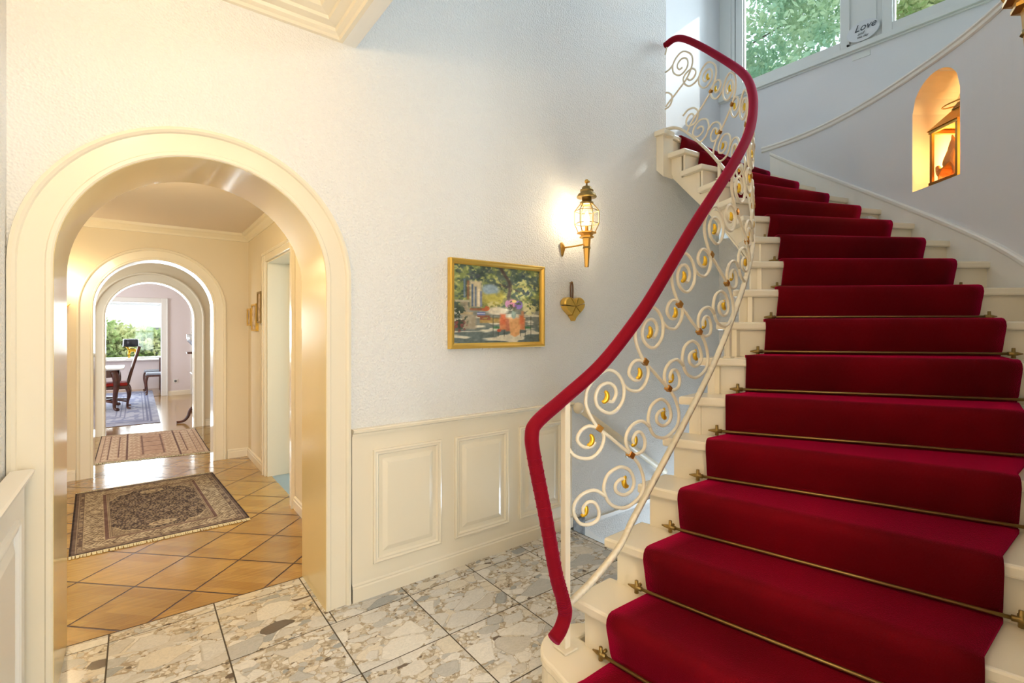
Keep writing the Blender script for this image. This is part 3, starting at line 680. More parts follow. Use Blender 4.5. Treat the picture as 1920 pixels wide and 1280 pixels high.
# one smooth line: arclength-like parameter
def arcl(q): return q if q <= 0 else q * PI / 180 * 2.45
za = np.array([arcl(q) for q in qk]); cf = np.polyfit(za, zk, 4)
pth, nor, zz = [], [], []
for q in qq:
    p, n0 = wall_pt(q); pth.append((*p, float(np.polyval(cf, arcl(q)))))
    nor.append((-n0[0], -n0[1], 0))
MB().sweep(pth, nor, [(-.02, -.45), (.018, -.45), (.018, .085), (.022, .09), (.028, .10), (.028, .118), (.018, .126), (-.02, .126)], (0, 0, 1)).build('baseboard_stair', M['white'], kind='structure')

# ------------------------------------------------------------------ red runner and rods
run = thing('stair_runner', 'wine red velvet carpet runner laid up the middle of the curved stairs', 'carpet', (2.6, .8, 0))
def cl(k, back, z, f):      # point across the runner at step k
    I, c0 = line(k); d_ = norm(c0 - I); up = np.array([-d_[1], d_[0]])
    if up @ np.array([1., .6]) < 0: up = -up
    # inner carpet edge: R = 1.23
    t = 0.
    while True:
        p = I + d_ * t
        r = (CY - p[1]) if p[0] < CX else math.hypot(p[0] - CX, p[1] - CY)
        if r >= 1.235 or t > .5: break
        t += .004
    ci = I + d_ * t
    p = ci + (c0 - ci) * f + up * back
    return (p[0], p[1], z)
T = .009
rows = []; NF = 12
for k in range(1, NS + 1):
    z = RS * k
    for back, dz in ((.024, -RS + T * 1.4), (.010, -RS + .05), (-.003, -.075), (-.011, -.045), (-.015, -.022), (-.012, -.004), (-.003, .007), (.012, .011), (.04, T)):
        rows.append([cl(k, back, z + dz, f) for f in np.linspace(0, 1, NF + 1)])
    if k < NS: rows.append([cl(k + 1, .005, z + T, f) for f in np.linspace(0, 1, NF + 1)])
    else: rows.append([cl(18, -.05, z + T, f) for f in np.linspace(0, 1, NF + 1)])
b = MB(); m_ = NF + 1
b.add([p for r in rows for p in r], [(i * m_ + j, i * m_ + j + 1, (i + 1) * m_ + j + 1, (i + 1) * m_ + j) for i in range(len(rows) - 1) for j in range(NF)], True)
o = b.build('runner', M['velvet'], run, solid=.014, fixn=False)
nth = ['', 'lowest', 'second', 'third', 'fourth', 'fifth', 'sixth', 'seventh', 'eighth', 'ninth', 'tenth', 'eleventh', 'twelfth', 'thirteenth', 'fourteenth', 'fifteenth', 'topmost']
for k in range(1, NS):
    zr = RS * k + .030
    A = np.array(cl(k + 1, -.004, zr, 0)); B = np.array(cl(k + 1, -.004, zr, 1)); d_ = norm(B - A)
    lab = 'thin brass stair rod on the %s tread counted from the floor, pinning the red runner' % nth[k] if k < 16 else 'thin brass stair rod on the topmost carpeted tread, below the landing'
    rt = thing('stair_rod', lab, 'stair rod', tuple((A + B) / 2), 'brass rods holding the stair runner')
    MB().tube([A - d_ * .02, B + d_ * .02], .0065, 8).build('rod', M['old_brass'], rt)
    for E_, sg in ((A, -1), (B, 1)):
        q = E_ + d_ * sg * .038
        b = MB(); b.tube([q + np.array([0, 0, -.022]), q + np.array([0, 0, .028])], [.009, .007], 8)
        b.tube([q - d_ * sg * .022, q + d_ * sg * .012, q + d_ * sg * .038], [.010, .009, .003], 8); b.ball(q, .0125, 8)
        up = np.array([-d_[1], d_[0], 0]); b.tube([q + up * .015, q + up * .05], .007, 6)
        b.build('bracket', M['old_brass'], rt)

# ------------------------------------------------------------------ railing
rl = thing('stair_railing', 'cream wrought iron scroll railing with red velvet handrail and gold leaves on curved stairs', 'railing', (1.345, 1.38, RS))
RC = np.array(catmull([(1.345, 1.39), (1.44, 1.345), (1.56, 1.305), (1.72, 1.285), (1.95, 1.278), (2.2, 1.28), (2.45, 1.298), (2.68, 1.335), (2.90, 1.405), (3.12, 1.52), (3.33, 1.69), (3.49, 1.88), (3.60, 2.08), (3.66, 2.31), (3.672, 2.56)], 30))  # railing bent toward the camera along sight lines; tables below from image pixels
RL = np.concatenate([[0], np.cumsum(np.hypot(*(RC[1:] - RC[:-1]).T))])
def rpt(s):
    e = .02; f_ = lambda q: np.array([np.interp(q, RL, RC[:, 0]), np.interp(q, RL, RC[:, 1])])
    p = f_(s); t = norm(f_(min(s + e, RL[-1])) - f_(max(s - e, 0))); return p, t
def on(s, z):
    p = rpt(s)[0]; return (p[0], p[1], z)
rs = [0, .159, .354, .53, .737, .933, 1.186, 1.434, 1.677, 1.87, 2.058, 2.306, 2.657, 2.856, 2.962, 3.06]
rz = [1.182, 1.314, 1.511, 1.703, 1.93, 2.120, 2.350, 2.575, 2.82, 3.02, 3.194, 3.401, 3.719, 3.895, 3.95, 3.938]
def railz(s): return float(np.interp(s, rs, rz))
tail = [(1.258, 1.365, .268), (1.300, 1.37, .292), (1.324, 1.37, .345), (1.312, 1.37, .40), (1.277, 1.37, .50), (1.222, 1.375, .757), (1.175, 1.38, .965), (1.162, 1.38, 1.055), (1.195, 1.385, 1.103)]
rp = tail + [on(s, z) for s, z in zip(rs, rz)]
MB().tube(catmull(rp, 8), .027, 14).build('handrail', M['rail_velvet'], rl, label='red velvet wrapped handrail')
# rings of the velvet binding
for t in np.linspace(.04, .97, 26):
    i = 2 + t * 4.2; i0 = int(i); p = np.array(rp[i0]) * (1 - i + i0) + np.array(rp[i0 + 1]) * (i - i0); q = np.array(rp[i0 + 1]) - np.array(rp[i0]); d_ = norm(q)
    MB().tube([p - d_ * .004, p, p + d_ * .004], [.0268, .0288, .0268], 12).build('binding', M['rail_velvet'], rl)
np_ = (1.345, 1.39)
b = MB(); b.box(np_[0] - .014, np_[0] + .014, np_[1] - .014, np_[1] + .014, RS + .004, 1.165); b.build('newel_post', M['cream_iron'], rl, bevel=.003)
MB().box(np_[0] - .035, np_[0] + .035, np_[1] - .035, np_[1] + .035, RS, RS + .010).build('base_plate', M['cream_iron'], rl, bevel=.003)
bs = [.017, .111, .235, .322, .569, .783, .961, 1.224, 1.485, 1.70, 1.86, 1.993, 2.347, 2.596, 2.828, 2.951, 3.06]
bz = [.364, .440, .555, .668, .925, 1.139, 1.318, 1.600, 1.86, 2.08, 2.25, 2.371, 2.610, 2.858, 3.092, 3.18, 3.20]
bp_ = catmull([on(s, z) for s, z in zip(bs, bz)], 6)
b = MB()
for i in range(len(bp_) - 1):
    p, q = bp_[i], bp_[i + 1]; h = .012; w_ = .011
    t = norm((q - p) * np.array([1, 1, 0])); s_ = np.array([-t[1], t[0], 0]) * w_; u = np.array([0, 0, h])
    b.add([p - s_ - u, p + s_ - u, p + s_ + u, p - s_ + u, q - s_ - u, q + s_ - u, q + s_ + u, q - s_ + u], [(0, 1, 5, 4), (1, 2, 6, 5), (2, 3, 7, 6), (3, 0, 4, 7)], True)
b.build('bottom_rail', M['cream_iron'], rl)
for s, k in ((1.09, 7), (2.47, 14)):
    p = rpt(s)[0]; zt = float(np.interp(s, bs, bz)); zb = RS * k
    MB().box(p[0] - .010, p[0] + .010, p[1] - .010, p[1] + .010, zb, zt).box(p[0] - .02, p[0] + .02, p[1] - .02, p[1] + .02, zb, zb + .008).build('support_post', M['cream_iron'], rl)
up_ = [(0.034, 0.109), (0.062, 0.104), (0.08, 0.134), (0.071, 0.164), (0.04, 0.18), (0.004, 0.166), (-0.015, 0.126), (-0.003, 0.084), (0.04, 0.058), (0.078, 0.065), (0.113, 0.101), (0.122, 0.149), (0.109, 0.189), (0.078, 0.221), (0.034, 0.233), (-0.013, 0.205), (-0.048, 0.162), (-0.058, 0.12), (-0.053, 0.085), (-0.033, 0.043), (-0.001, -0.001), (0.051, -0.041), (0.102, -0.082), (0.158, -0.124)]
lo_ = [(0.207, -0.175), (0.235, -0.24), (0.223, -0.296), (0.162, -0.332), (0.112, -0.337), (0.058, -0.317), (0.031, -0.279), (0.022, -0.24), (0.042, -0.191), (0.099, -0.167), (0.152, -0.189), (0.177, -0.238), (0.162, -0.273), (0.119, -0.285), (0.081, -0.265), (0.078, -0.236), (0.106, -0.217), (0.134, -0.224)]
s2_ = [(0.122, 0.167), (0.136, 0.154), (0.167, 0.141), (0.21, 0.141), (0.248, 0.172), (0.264, 0.218), (0.246, 0.251), (0.197, 0.268), (0.161, 0.249), (0.148, 0.215), (0.173, 0.187), (0.206, 0.185), (0.225, 0.205)]
s4_ = [(0.031, -0.279), (-0.014, -0.25), (-0.064, -0.256), (-0.101, -0.288), (-0.109, -0.328), (-0.085, -0.373), (-0.046, -0.384), (-0.008, -0.371), (0.001, -0.334), (-0.02, -0.299), (-0.049, -0.294), (-0.07, -0.319), (-0.064, -0.341)]
As = [(.142, 1.052), (.383, 1.312), (.626, 1.564), (.896, 1.815), (1.193, 2.073), (1.465, 2.33), (1.735, 2.585), (2.007, 2.834), (2.284, 3.097), (2.578, 3.333), (2.845, 3.556), (3.11, 3.79)]
def gsc(i): return float(np.interp(i, [0, 2, 4], [1.0, 1.02, 1.13]))
def stroke(pts, A, g):
    out = []
    for ds, dz in catmull(pts, 4):
        s, z = A[0] + ds * g, A[1] + dz * (1 + (g - 1) * .5)
        if s < .012 or s > 3.06:
            if out: break
            continue
        zb = float(np.interp(s, bs, bz)); z = min(z, railz(s) - .012); z = max(z, zb)
        out.append(on(s, z))
    return out
def leaf(parent, tip, A, big, g):
    s, z = A[0] + tip[0] * g, A[1] + tip[1] * (1 + (g - 1) * .5)
    if s > 2.72 or s < .02: return
    b = MB(); n = 8
    P0 = np.array(on(s, z)); t = np.append(rpt(s)[1], 0); sg = -1 if tip[1] < 0 and tip[0] > 0 else 1
    pts = []; rr = []
    for i in range(n + 1):
        u = i / n; ang = math.radians(70 - 190 * u)
        pts.append(P0 + t * (.017 * math.cos(ang) - .010) * big * sg + np.array([0, 0, 1]) * (.022 * math.sin(ang) + .004) * big); rr.append(big * (.0055 + .0065 * math.sin(PI * u) ** .8) * (1 if u < .9 else .45))
    b.tube(pts, rr, 7, flat=.8); b.build('gold_leaf', M['gold'], parent)
def collar(parent, s, z):
    if s > 2.72: return
    p = np.array(on(s, z)); t = np.append(rpt(s)[1], 0)
    b = MB(); b.rbox(p, (.028, .022, .024), math.atan2(t[1], t[0]), tilt=(.62, 'Y')); b.build('collar', M['copper'], parent, bevel=.002)
for i, A in enumerate(As):
    g = gsc(i)
    p = stroke(up_ + lo_, A, g)
    if len(p) > 3:
        sc_ = MB().tube(p, .0074, 7).build('scroll', M['cream_iron'], rl)
        leaf(sc_, (.031, .123), A, 1.0, g); leaf(sc_, (.127, -.234), A, 1.0, g)
        collar(sc_, A[0], A[1]); collar(sc_, A[0] + .158 * g, A[1] - .124 * (1 + (g - 1) * .5))
    for st, tip in ((s2_, (.206, .21)), (s4_, (-.062, -.327))):
        p = stroke(st, A, g)
        if len(p) > 6:
            sc_ = MB().tube(p, .0074, 7).build('scroll', M['cream_iron'], rl); leaf(sc_, tip, A, .95, g)
# first small scroll beside the newel
A = (As[0][0] - .241, As[0][1] - .258)
p = stroke(s2_, A, 1.0)
sc_ = MB().tube([(np_[0] + .012, 1.39, p[0][2] + .02)] + p, .0074, 7).build('scroll', M['cream_iron'], rl); leaf(sc_, (.206, .21), A, .95, 1.0)

# ------------------------------------------------------------------ coach lamps
def coach_lamp(loc, wall_pt_, label, rot=0., lit=True):
    x, y, z = loc      # z = underside of the lantern glass
    r = thing('wall_lamp', label, 'wall lamp', loc, 'brass coach lamps on the stairwell walls')
    c0 = (x, y); n = 6; a0 = rot
    MB().lathe([(.006, z - .245), (.014, z - .243), (.015, z - .235), (.027, z - .055), (.030, z - .035)], c0, 6, a0=a0, smooth=False).build('stem', M['brass'], r)
    MB().lathe([(.030, z - .11), (.0275, z - .108), (.0275, z - .100), (.0265, z - .098)], c0, 12).build('stem_ring', M['old_brass'], r)
    MB().lathe([(.030, z - .040), (.050, z - .036), (.050, z - .026), (.040, z - .020), (.046, z - .010), (.068, z - .006), (.068, z + .004), (.05, z + .006)], c0, 6, a0=a0, smooth=False).build('lantern_base', M['brass'], r)
    lv = [(.060, z + .005), (.086, z + .065), (.086, z + .155), (.046, z + .205)]
    for i in range(6):
        A_, B_ = a0 + 2 * PI * i / 6, a0 + 2 * PI * (i + 1) / 6
        b = MB(); vs = []
        for rr, zz in lv: vs += [(x + rr * math.cos(A_), y + rr * math.sin(A_), zz), (x + rr * math.cos(B_), y + rr * math.sin(B_), zz)]
        b.add(vs, [(2 * j, 2 * j + 1, 2 * j + 3, 2 * j + 2) for j in range(3)]); b.build('pane', M['lamp_glass'], r)
    b = MB()
    for i in range(6):
        A_, B_ = a0 + 2 * PI * i / 6, a0 + 2 * PI * (i + 1) / 6
        b.tube([(x + rr * math.cos(A_), y + rr * math.sin(A_), zz) for rr, zz in lv], .0032, 6)
        for rr, zz in lv[1:3]: b.tube([(x + rr * math.cos(A_), y + rr * math.sin(A_), zz), (x + rr * math.cos(B_), y + rr * math.sin(B_), zz)], .0028, 6)
    b.build('lantern_frame', M['old_brass'], r)
    MB().lathe([(.044, z + .200), (.048, z + .204), (.048, z + .216), (.040, z + .222), (.034, z + .224), (.034, z + .268), (.036, z + .27)], c0, 18).build('chimney', M['old_brass'], r)
    MB().lathe([(.070, z + .252), (.071, z + .256), (.062, z + .275), (.046, z + .286), (.044, z + .296), (.048, z + .298), (.046, z + .306), (.034, z + .312), (.034, z + .322), (.026, z + .330), (.008, z + .334), (.006, z + .350)], c0, 22).build('hood', M['old_brass'], r)
    b = MB(); b.ball((x, y, z + .366), .016, 8); b.rbox((x + .012, y, z + .368), (.03, .01, .012)); b.build('finial', M['brass'], r)
    b = MB(); b.lathe([(.012, z), (.012, z + .05), (.009, z + .055)], c0, 10); b.build('candle_holder', M['brass'], r)
    b = MB(); b.lathe([(.010, z + .055), (.020, z + .085), (.018, z + .115), (.004, z + .15)], c0, 12); b.build('bulb', M['bulb'], r)
    w = np.array(wall_pt_); q = np.array([x, y, z - .075])
    w = np.array([w[0], w[1], z - .095])
    b = MB(); b.tube(catmull([q, q * .6 + w * .4 + np.array([0, 0, -.004]), w + (q - w) * .12], 4), .006, 8); b.build('arm', M['brass'], r)
    d_ = norm((q - w) * np.array([1, 1, 0])); s_ = np.array([-d_[1], d_[0], 0])
    b = MB(); ring = [(-.034, .035), (0, .045), (.034, .035), (.030, .0), (.012, -.055), (0, -.068), (-.012, -.055), (-.030, .0)]
    n = len(ring); b.add([w + s_ * a + np.array([0, 0, c]) for a, c in ring] + [w + d_ * .010 + s_ * a * .8 + np.array([0, 0, c * .8]) for a, c in ring] + [w + d_ * .028], [(i, (i + 1) % n, n + (i + 1) % n, n + i) for i in range(n)] + [(n + i, n + (i + 1) % n, 2 * n) for i in range(n)])
    b.build('wall_plate', M['brass'], r)
    return r
LZ = 2.135
coach_lamp((2.535, 2.405, LZ), (2.45, YW, 0), 'lit brass coach lamp on the white wall above the gold heart', .2)
point('coach_lamp_glow', (2.535, 2.405, LZ + .12), 6, (1, .82, .56), .04)
coach_lamp((2.024, .182, 2.407), (2.03, .035, 0), 'brass coach lamp cut off by the top right corner of the photo', .35)

# ------------------------------------------------------------------ painting and heart
def color_grid(name, nx, ny, P00, PX, PY, func, m, parent, thick=None):
    u = np.linspace(0, 1, nx + 1); v = np.linspace(0, 1, ny + 1); U, V = np.meshgrid(u, v)
    P00, PX, PY = map(np.array, (P00, PX, PY)); off = np.array(wloc(parent))
    P = P00 + U[..., None] * PX + V[..., None] * PY - off
    idx = np.arange((nx + 1) * (ny + 1)).reshape(ny + 1, nx + 1)
    F = np.stack([idx[:-1, :-1], idx[:-1, 1:], idx[1:, 1:], idx[1:, :-1]], -1).reshape(-1, 4)
    me = bpy.data.meshes.new(name); me.from_pydata(P.reshape(-1, 3).tolist(), [], F.tolist())
    C_ = func(U, V).reshape(-1, 3); C_ = np.clip(C_, 0, 255) / 255
    C_ = np.where(C_ > .04045, ((C_ + .055) / 1.055) ** 2.4, C_ / 12.92)
    a = me.color_attributes.new('Col', 'FLOAT_COLOR', 'POINT'); a.data.foreach_set('color', np.concatenate([C_, np.ones((len(C_), 1))], 1).astype(np.float32).ravel())
    me.materials.append(m); o = bpy.data.objects.new(name, me); COL.objects.link(o); o.parent = parent
    return o
def vnoise(U, V, fx, fy, seed):
    r = np.random.default_rng(seed); n = 64; G_ = r.random((n, n))
    x, y = U * fx, V * fy; xi, yi = np.floor(x).astype(int), np.floor(y).astype(int); tx, ty = x - xi, y - yi
    tx, ty = tx * tx * (3 - 2 * tx), ty * ty * (3 - 2 * ty)
    g = lambda a, c: G_[a % n, c % n]
    return (g(xi, yi) * (1 - tx) + g(xi + 1, yi) * tx) * (1 - ty) + (g(xi, yi + 1) * (1 - tx) + g(xi + 1, yi + 1) * tx) * ty
def fbm(U, V, f, seed, o=4):
    return sum(vnoise(U, V, f * 2 ** i, f * 2 ** i, seed + i) / 2 ** i for i in range(o)) / sum(1 / 2 ** i for i in range(o))
def painting(U, V):
    c = np.zeros(U.shape + (3,)); A = lambda *q: np.array(q, float)
    def lay(mask, col): 
        m = np.clip(mask, 0, 1)[..., None]; c[:] = c * (1 - m) + np.asarray(col, float) * m
    def soft(d, w): return np.clip(.5 - d / w, 0, 1)
    def ell(cx, cy, rx, ry, w=.25): return soft(np.sqrt(((U - cx) / rx) ** 2 + ((V - cy) / ry) ** 2) - 1, w)
    def rect(x0, x1, y0, y1, w=.012): return soft(np.maximum(np.maximum(x0 - U, U - x1), np.maximum(y0 - V, V - y1)), w)
    n1, n2, n3 = fbm(U, V, 7, 1), fbm(U, V, 16, 5), fbm(U, V, 34, 9, 2)
    c[:] = A(82, 98, 84)
    lay((n1 - .42) * 5, A(58, 76, 62)); lay((n2 - .52) * 7, A(128, 142, 78)); lay((n3 - .58) * 6, A(176, 176, 96)); lay((.36 - n2) * 7, A(56, 66, 74))
    lay(ell(.42, .60, .16, .12, .5) * .95, A(176, 164, 76)); lay(ell(.40, .70, .10, .07, .5), A(148, 172, 186)); lay(ell(.47, .58, .13, .07, .5) * (n2 > .42), A(196, 184, 80)); lay(ell(.44, .50, .08, .05, .4) * (n3 > .4), A(208, 200, 130))
    gr = soft(V - .44 + .06 * (n1 - .5), .03); lay(gr, A(122, 128, 118)); lay(gr * (n1 - .5) * 8, A(150, 150, 136)); lay(gr * soft(V - .2, .15), A(92, 108, 106)); lay(gr * (fbm(U * .5, V * 3, 9, 31, 2) - .6) * 12, A(226, 220, 196))
    lay(ell(.48, .42, .12, .055, .4), A(226, 214, 186)); lay(rect(.28, .56, .26, .33) * .8, A(188, 146, 66)); lay(rect(.24, .4, .30, .36) * (n3 > .45), A(134, 76, 52))
    lay(rect(.17, .30, .46, .80, .03), A(204, 186, 146)); lay(rect(.105, .125, .58, .82), A(96, 120, 140)); lay(rect(.14, .165, .56, .8) * .8, A(150, 94, 56))
    for x, col in ((.20, (88, 104, 124)), (.235, (104, 116, 132)), (.27, (232, 216, 182)), (.295, (120, 128, 150))): lay(rect(x - .012, x + .010, .47, .76 - (x - .2) * .9, .01), col)
    lay(rect(.17, .36, .42, .45), A(146, 92, 60)); lay(ell(.34, .45, .05, .035) * (n3 > .42), A(188, 92, 48)); lay(rect(.25, .34, .36, .40), A(96, 108, 168)); lay(rect(.25, .34, .378, .384, .006), A(226, 226, 232))
    lay(rect(.07, .155, .40, .53, .02), A(156, 142, 116)); lay(rect(.015, .17, .525, .55), A(182, 170, 142)); lay(rect(.07, .205, .36, .40), A(178, 156, 116)); lay(rect(.09, .24, .18, .36, .03), A(166, 152, 126)); lay(ell(.07, .33, .08, .16, .5) * (n2 > .4), A(52, 66, 50)); lay(ell(.05, .22, .09, .08, .5) * (n3 > .5), A(110, 54, 48))
    d_ = np.abs(U - .60 - .22 * (.78 - V) + .03 * np.sin(V * 14)); lay(soft(d_ - .022, .02) * (V > .46), A(74, 62, 54)); d2 = np.abs(V - .78 + .35 * (U - .5)); lay(soft(d2 - .012, .02) * (U > .5) * (U < .8) * .8, A(80, 66, 56))
    lay(ell(.87, .47, .09, .09, .4) * (n3 > .42), A(212, 206, 140)); lay(ell(.84, .42, .05, .05, .4) * (n3 > .5), A(228, 222, 170)); lay(ell(.78, .72, .12, .12, .6) * (n3 > .55), A(190, 186, 110))
    for x0, x1 in ((.43, .56), (.76, .89)):
        lay(rect(x0, x1, .185, .215), A(66, 120, 76))
        for x in (x0, x0 + .06, x1): lay(rect(x - .003, x + .003, .08, .36 if x != x0 + .06 else .2, .008), A(52, 58, 50))
        for zz in (.27, .32, .36): lay(rect(x0, x0 + .09, zz, zz + .006, .008) * .8, A(58, 60, 52))
    lay(soft(np.maximum(np.abs(U - .66) - .15 - .02 * V, np.abs(V - .25) - .08), .02), A(216, 132, 84)); lay(rect(.58, .64, .15, .33, .02), A(196, 112, 78)); lay(soft(np.maximum(np.abs(U - .69) - (.055 + (V - .1) * .1), np.maximum(V - .33, .07 + np.abs(U - .69) * .6 - V)), .015), A(232, 168, 104)); lay(rect(.54, .82, .32, .338), A(238, 190, 140))
    lay(rect(.515, .575, .24, .38, .03), A(208, 98, 56)); lay(rect(.745, .80, .25, .37, .03), A(214, 108, 58)); lay(rect(.765, .80, .37, .43, .02), A(206, 146, 104)); lay(ell(.50, .16, .025, .02), A(206, 84, 56))
    lay(ell(.675, .38, .028, .06), A(150, 168, 152)); lay(ell(.68, .51, .10, .09, .35) * (n3 > .33), A(92, 96, 74)); lay(ell(.66, .53, .055, .055) * (n3 > .40), A(204, 122, 144)); lay(ell(.735, .51, .05, .06) * (n3 > .42), A(126, 96, 170)); lay(ell(.60, .52, .03, .05) * (n3 > .45), A(186, 124, 160)); lay(ell(.68, .56, .03, .02) * (n3 > .45), A(232, 192, 104))
    c += (n3[..., None] - .5) * 40; return c * .86 + 26
pn = thing('framed_painting', 'gold framed garden painting with an orange table on the white wall', 'painting', (1.872, YW, 1.61))
X0, X1, Z0, Z1 = 1.493, 2.251, 1.330, 1.884
fr_ = .034; b = MB(); prof = [(0, .004), (0, .038), (.006, .044), (.014, .043), (.024, .030), (.034, .026), (.034, .012)]
rings = []
for o_, p_ in prof: rings += [(X0 + o_, YW - p_, Z0 + o_), (X1 - o_, YW - p_, Z0 + o_), (X1 - o_, YW - p_, Z1 - o_), (X0 + o_, YW - p_, Z1 - o_)]
b.add(rings, [(4 * i + k, 4 * i + (k + 1) % 4, 4 * i + 4 + (k + 1) % 4, 4 * i + 4 + k) for i in range(len(prof) - 1) for k in range(4)]); b.build('picture_frame', M['gilt'], pn)
color_grid('canvas', 210, 160, (X0 + fr_, YW - .016, Z0 + fr_), (X1 - X0 - 2 * fr_, 0, 0), (0, 0, Z1 - Z0 - 2 * fr_), painting, M['canvas'], pn)
ht = thing('heart_ornament', 'gold cracked wooden heart hung by a strap below the coach lamp', 'ornament', (2.53, YW, 1.6))
hx, hz = 2.535, 1.612; S_ = .0066
def heart(t, k=1.0): return (16 * math.sin(t) ** 3 * S_ * k, (13 * math.cos(t) - 5 * math.cos(2 * t) - 2 * math.cos(3 * t) - math.cos(4 * t)) * S_ * k * .92)
cuts = [0, .75, 1.5, 2.2, PI, 3.9, 4.6, 5.4, 2 * PI]; mid = [(.02, .01), (-.02, .012)]
b_c = (.004, .005)
for t0, t1 in zip(cuts, cuts[1:]):
    ts = np.linspace(t0 + .02, t1 - .02, 9); poly = [heart(t) for t in ts] + [b_c]
    cxh = np.mean([p[0] for p in poly]); czh = np.mean([p[1] for p in poly]); poly = [(cxh + (p[0] - cxh) * .945, czh + (p[1] - czh) * .945) for p in poly]
    n = len(poly); b = MB(); b.add([(hx + p[0], YW - .004, hz + p[1]) for p in poly] + [(hx + p[0], YW - .045, hz + p[1]) for p in poly] + [(hx + p[0] * .93, YW - .055, hz + p[1] * .93) for p in poly], [(i, (i + 1) % n, n + (i + 1) % n, n + i) for i in range(n)] + [(n + i, n + (i + 1) % n, 2 * n + (i + 1) % n, 2 * n + i) for i in range(n)] + [tuple(range(2 * n, 3 * n))])
    b.build('heart_piece', M['gilt'], ht)
b = MB(); b.tube(catmull([(hx - .012, YW - .02, hz + .05), (hx - .016, YW - .02, hz + .15), (hx - .005, YW - .02, hz + .185), (hx + .006, YW - .02, hz + .15), (hx + .004, YW - .02, hz + .05)], 5), .006, 6); b.build('strap', M['leather'], ht)
MB().tube([(hx - .005, YW, hz + .18), (hx - .005, YW - .03, hz + .182)], .004, 6).build('nail', M['old_brass'], ht)

# ------------------------------------------------------------------ niche lantern and figurine
lc = wall_pt(48.2)[0] + nn_ * .125; LB = NZ0 + .004
lt = thing('candle_lantern', 'gold glazed square lantern with a pyramid roof standing in the lit niche', 'lantern', (lc[0], lc[1], LB))
ex, ey = nt_, nn_     # along wall, into wall
def LP(a, c_, z): p = lc + ex * a + ey * c_; return (p[0], p[1], LB + z)
hw = .105; HB = .365
for sa in (-1, 1):
    for sc in (-1, 1):
        b = MB(); b.hex8([LP(sa * hw - .009, sc * hw - .009, 0), LP(sa * hw + .009, sc * hw - .009, 0), LP(sa * hw + .009, sc * hw + .009, 0), LP(sa * hw - .009, sc * hw + .009, 0)], [LP(sa * hw - .009, sc * hw - .009, HB), LP(sa * hw + .009, sc * hw - .009, HB), LP(sa * hw + .009, sc * hw + .009, HB), LP(sa * hw - .009, sc * hw + .009, HB)]); b.build('corner_post', M['brass'], lt)
for z0, z1, nm in ((0, .018, 'lantern_base'), (HB, HB + .022, 'top_frame')):
    b = MB(); e = hw + .014
    if z0 == 0: b.hex8([LP(-e, -e, z0), LP(e, -e, z0), LP(e, e, z0), LP(-e, e, z0)], [LP(-e, -e, z1), LP(e, -e, z1), LP(e, e, z1), LP(-e, e, z1)])
    else:
        for k in range(4):
            q = [(-e, -e), (e, -e), (e, e), (-e, e)]; q2 = [(x * .82, y * .82) for x, y in q]
            A_, B_, C2, D2 = q[k], q[(k + 1) % 4], q2[(k + 1) % 4], q2[k]
            b.hex8([LP(*p, z0) for p in (A_, B_, C2, D2)], [LP(*p, z1) for p in (A_, B_, C2, D2)])
    b.build(nm, M['brass'], lt)
b = MB(); e = hw + .02; t_ = .026; n4 = [(-1, -1), (1, -1), (1, 1), (-1, 1)]
b.add([LP(x * e, y * e, HB + .02) for x, y in n4] + [LP(x * t_, y * t_, HB + .135) for x, y in n4], [(i, (i + 1) % 4, 4 + (i + 1) % 4, 4 + i) for i in range(4)] + [(4, 5, 6, 7)]); b.build('roof', M['brass'], lt, solid=.004)
b = MB(); b.add([LP(x * .034, y * .034, HB + .135) for x, y in n4] + [LP(x * .010, y * .010, HB + .18) for x, y in n4], [(i, (i + 1) % 4, 4 + (i + 1) % 4, 4 + i) for i in range(4)] + [(4, 5, 6, 7), (3, 2, 1, 0)]); b.build('roof_cap', M['old_brass'], lt)
MB().tube([LP(.10 * math.cos(t), .10 * math.sin(t) * .9, HB + .18 + .02 * math.sin(t)) for t in np.linspace(0, 2 * PI, 24)[:-1]], .005, 6, closed=True).build('carrying_ring', M['brass'], lt)
for sc, a_ in ((-1, 0), (1, 0), (0, -1), (0, 1)):
    b = MB()
    if sc: b.add([LP(-hw, sc * hw, .018), LP(hw, sc * hw, .018), LP(hw, sc * hw, HB), LP(-hw, sc * hw, HB)], [(0, 1, 2, 3)])
    else: b.add([LP(a_ * hw, -hw, .018), LP(a_ * hw, hw, .018), LP(a_ * hw, hw, HB), LP(a_ * hw, -hw, HB)], [(0, 1, 2, 3)])
    b.build('pane', M['lamp_glass'], lt)
point('niche_lamp', (lc[0] + nn_[0] * .145 + nt_[0] * .04, lc[1] + nn_[1] * .145 + nt_[1] * .04, LB + .17), 10, (1, .70, .34), .03)
fg = thing('figurine', 'amber seated animal figurine with pointed ear inside the glass lantern', 'figurine', LP(0, 0, .018))
# one continuous seated body
fm = bpy.data.meshes.new('body'); jt = [(0, 0, .03, .038), (.012, 0, .075, .040), (.004, 0, .12, .032), (-.012, 0, .155, .024), (-.022, 0, .185, .026), (-.050, 0, .178, .013), (-.066, 0, .172, .008), (-.016, .012, .215, .008), (-.012, .014, .24, .003), (-.016, -.012, .215, .008), (-.012, -.014, .24, .003), (-.040, .018, .06, .014), (-.048, .018, .012, .012), (-.040, -.018, .06, .014), (-.048, -.018, .012, .012), (.05, .0, .03, .016), (.085, 0, .06, .016), (.10, 0, .11, .010)]
ed = [(0, 1), (1, 2), (2, 3), (3, 4), (4, 5), (5, 6), (4, 7), (7, 8), (4, 9), (9, 10), (2, 11), (11, 12), (2, 13), (13, 14), (0, 15), (15, 16), (16, 17)]
off = Vector(LP(0, 0, .018))
fm.from_pydata([tuple(Vector(LP(a * 1.3 + .035, c_ * 1.3 - .02, .018 + z * 1.28)) - off) for a, c_, z, r in jt], ed, [])
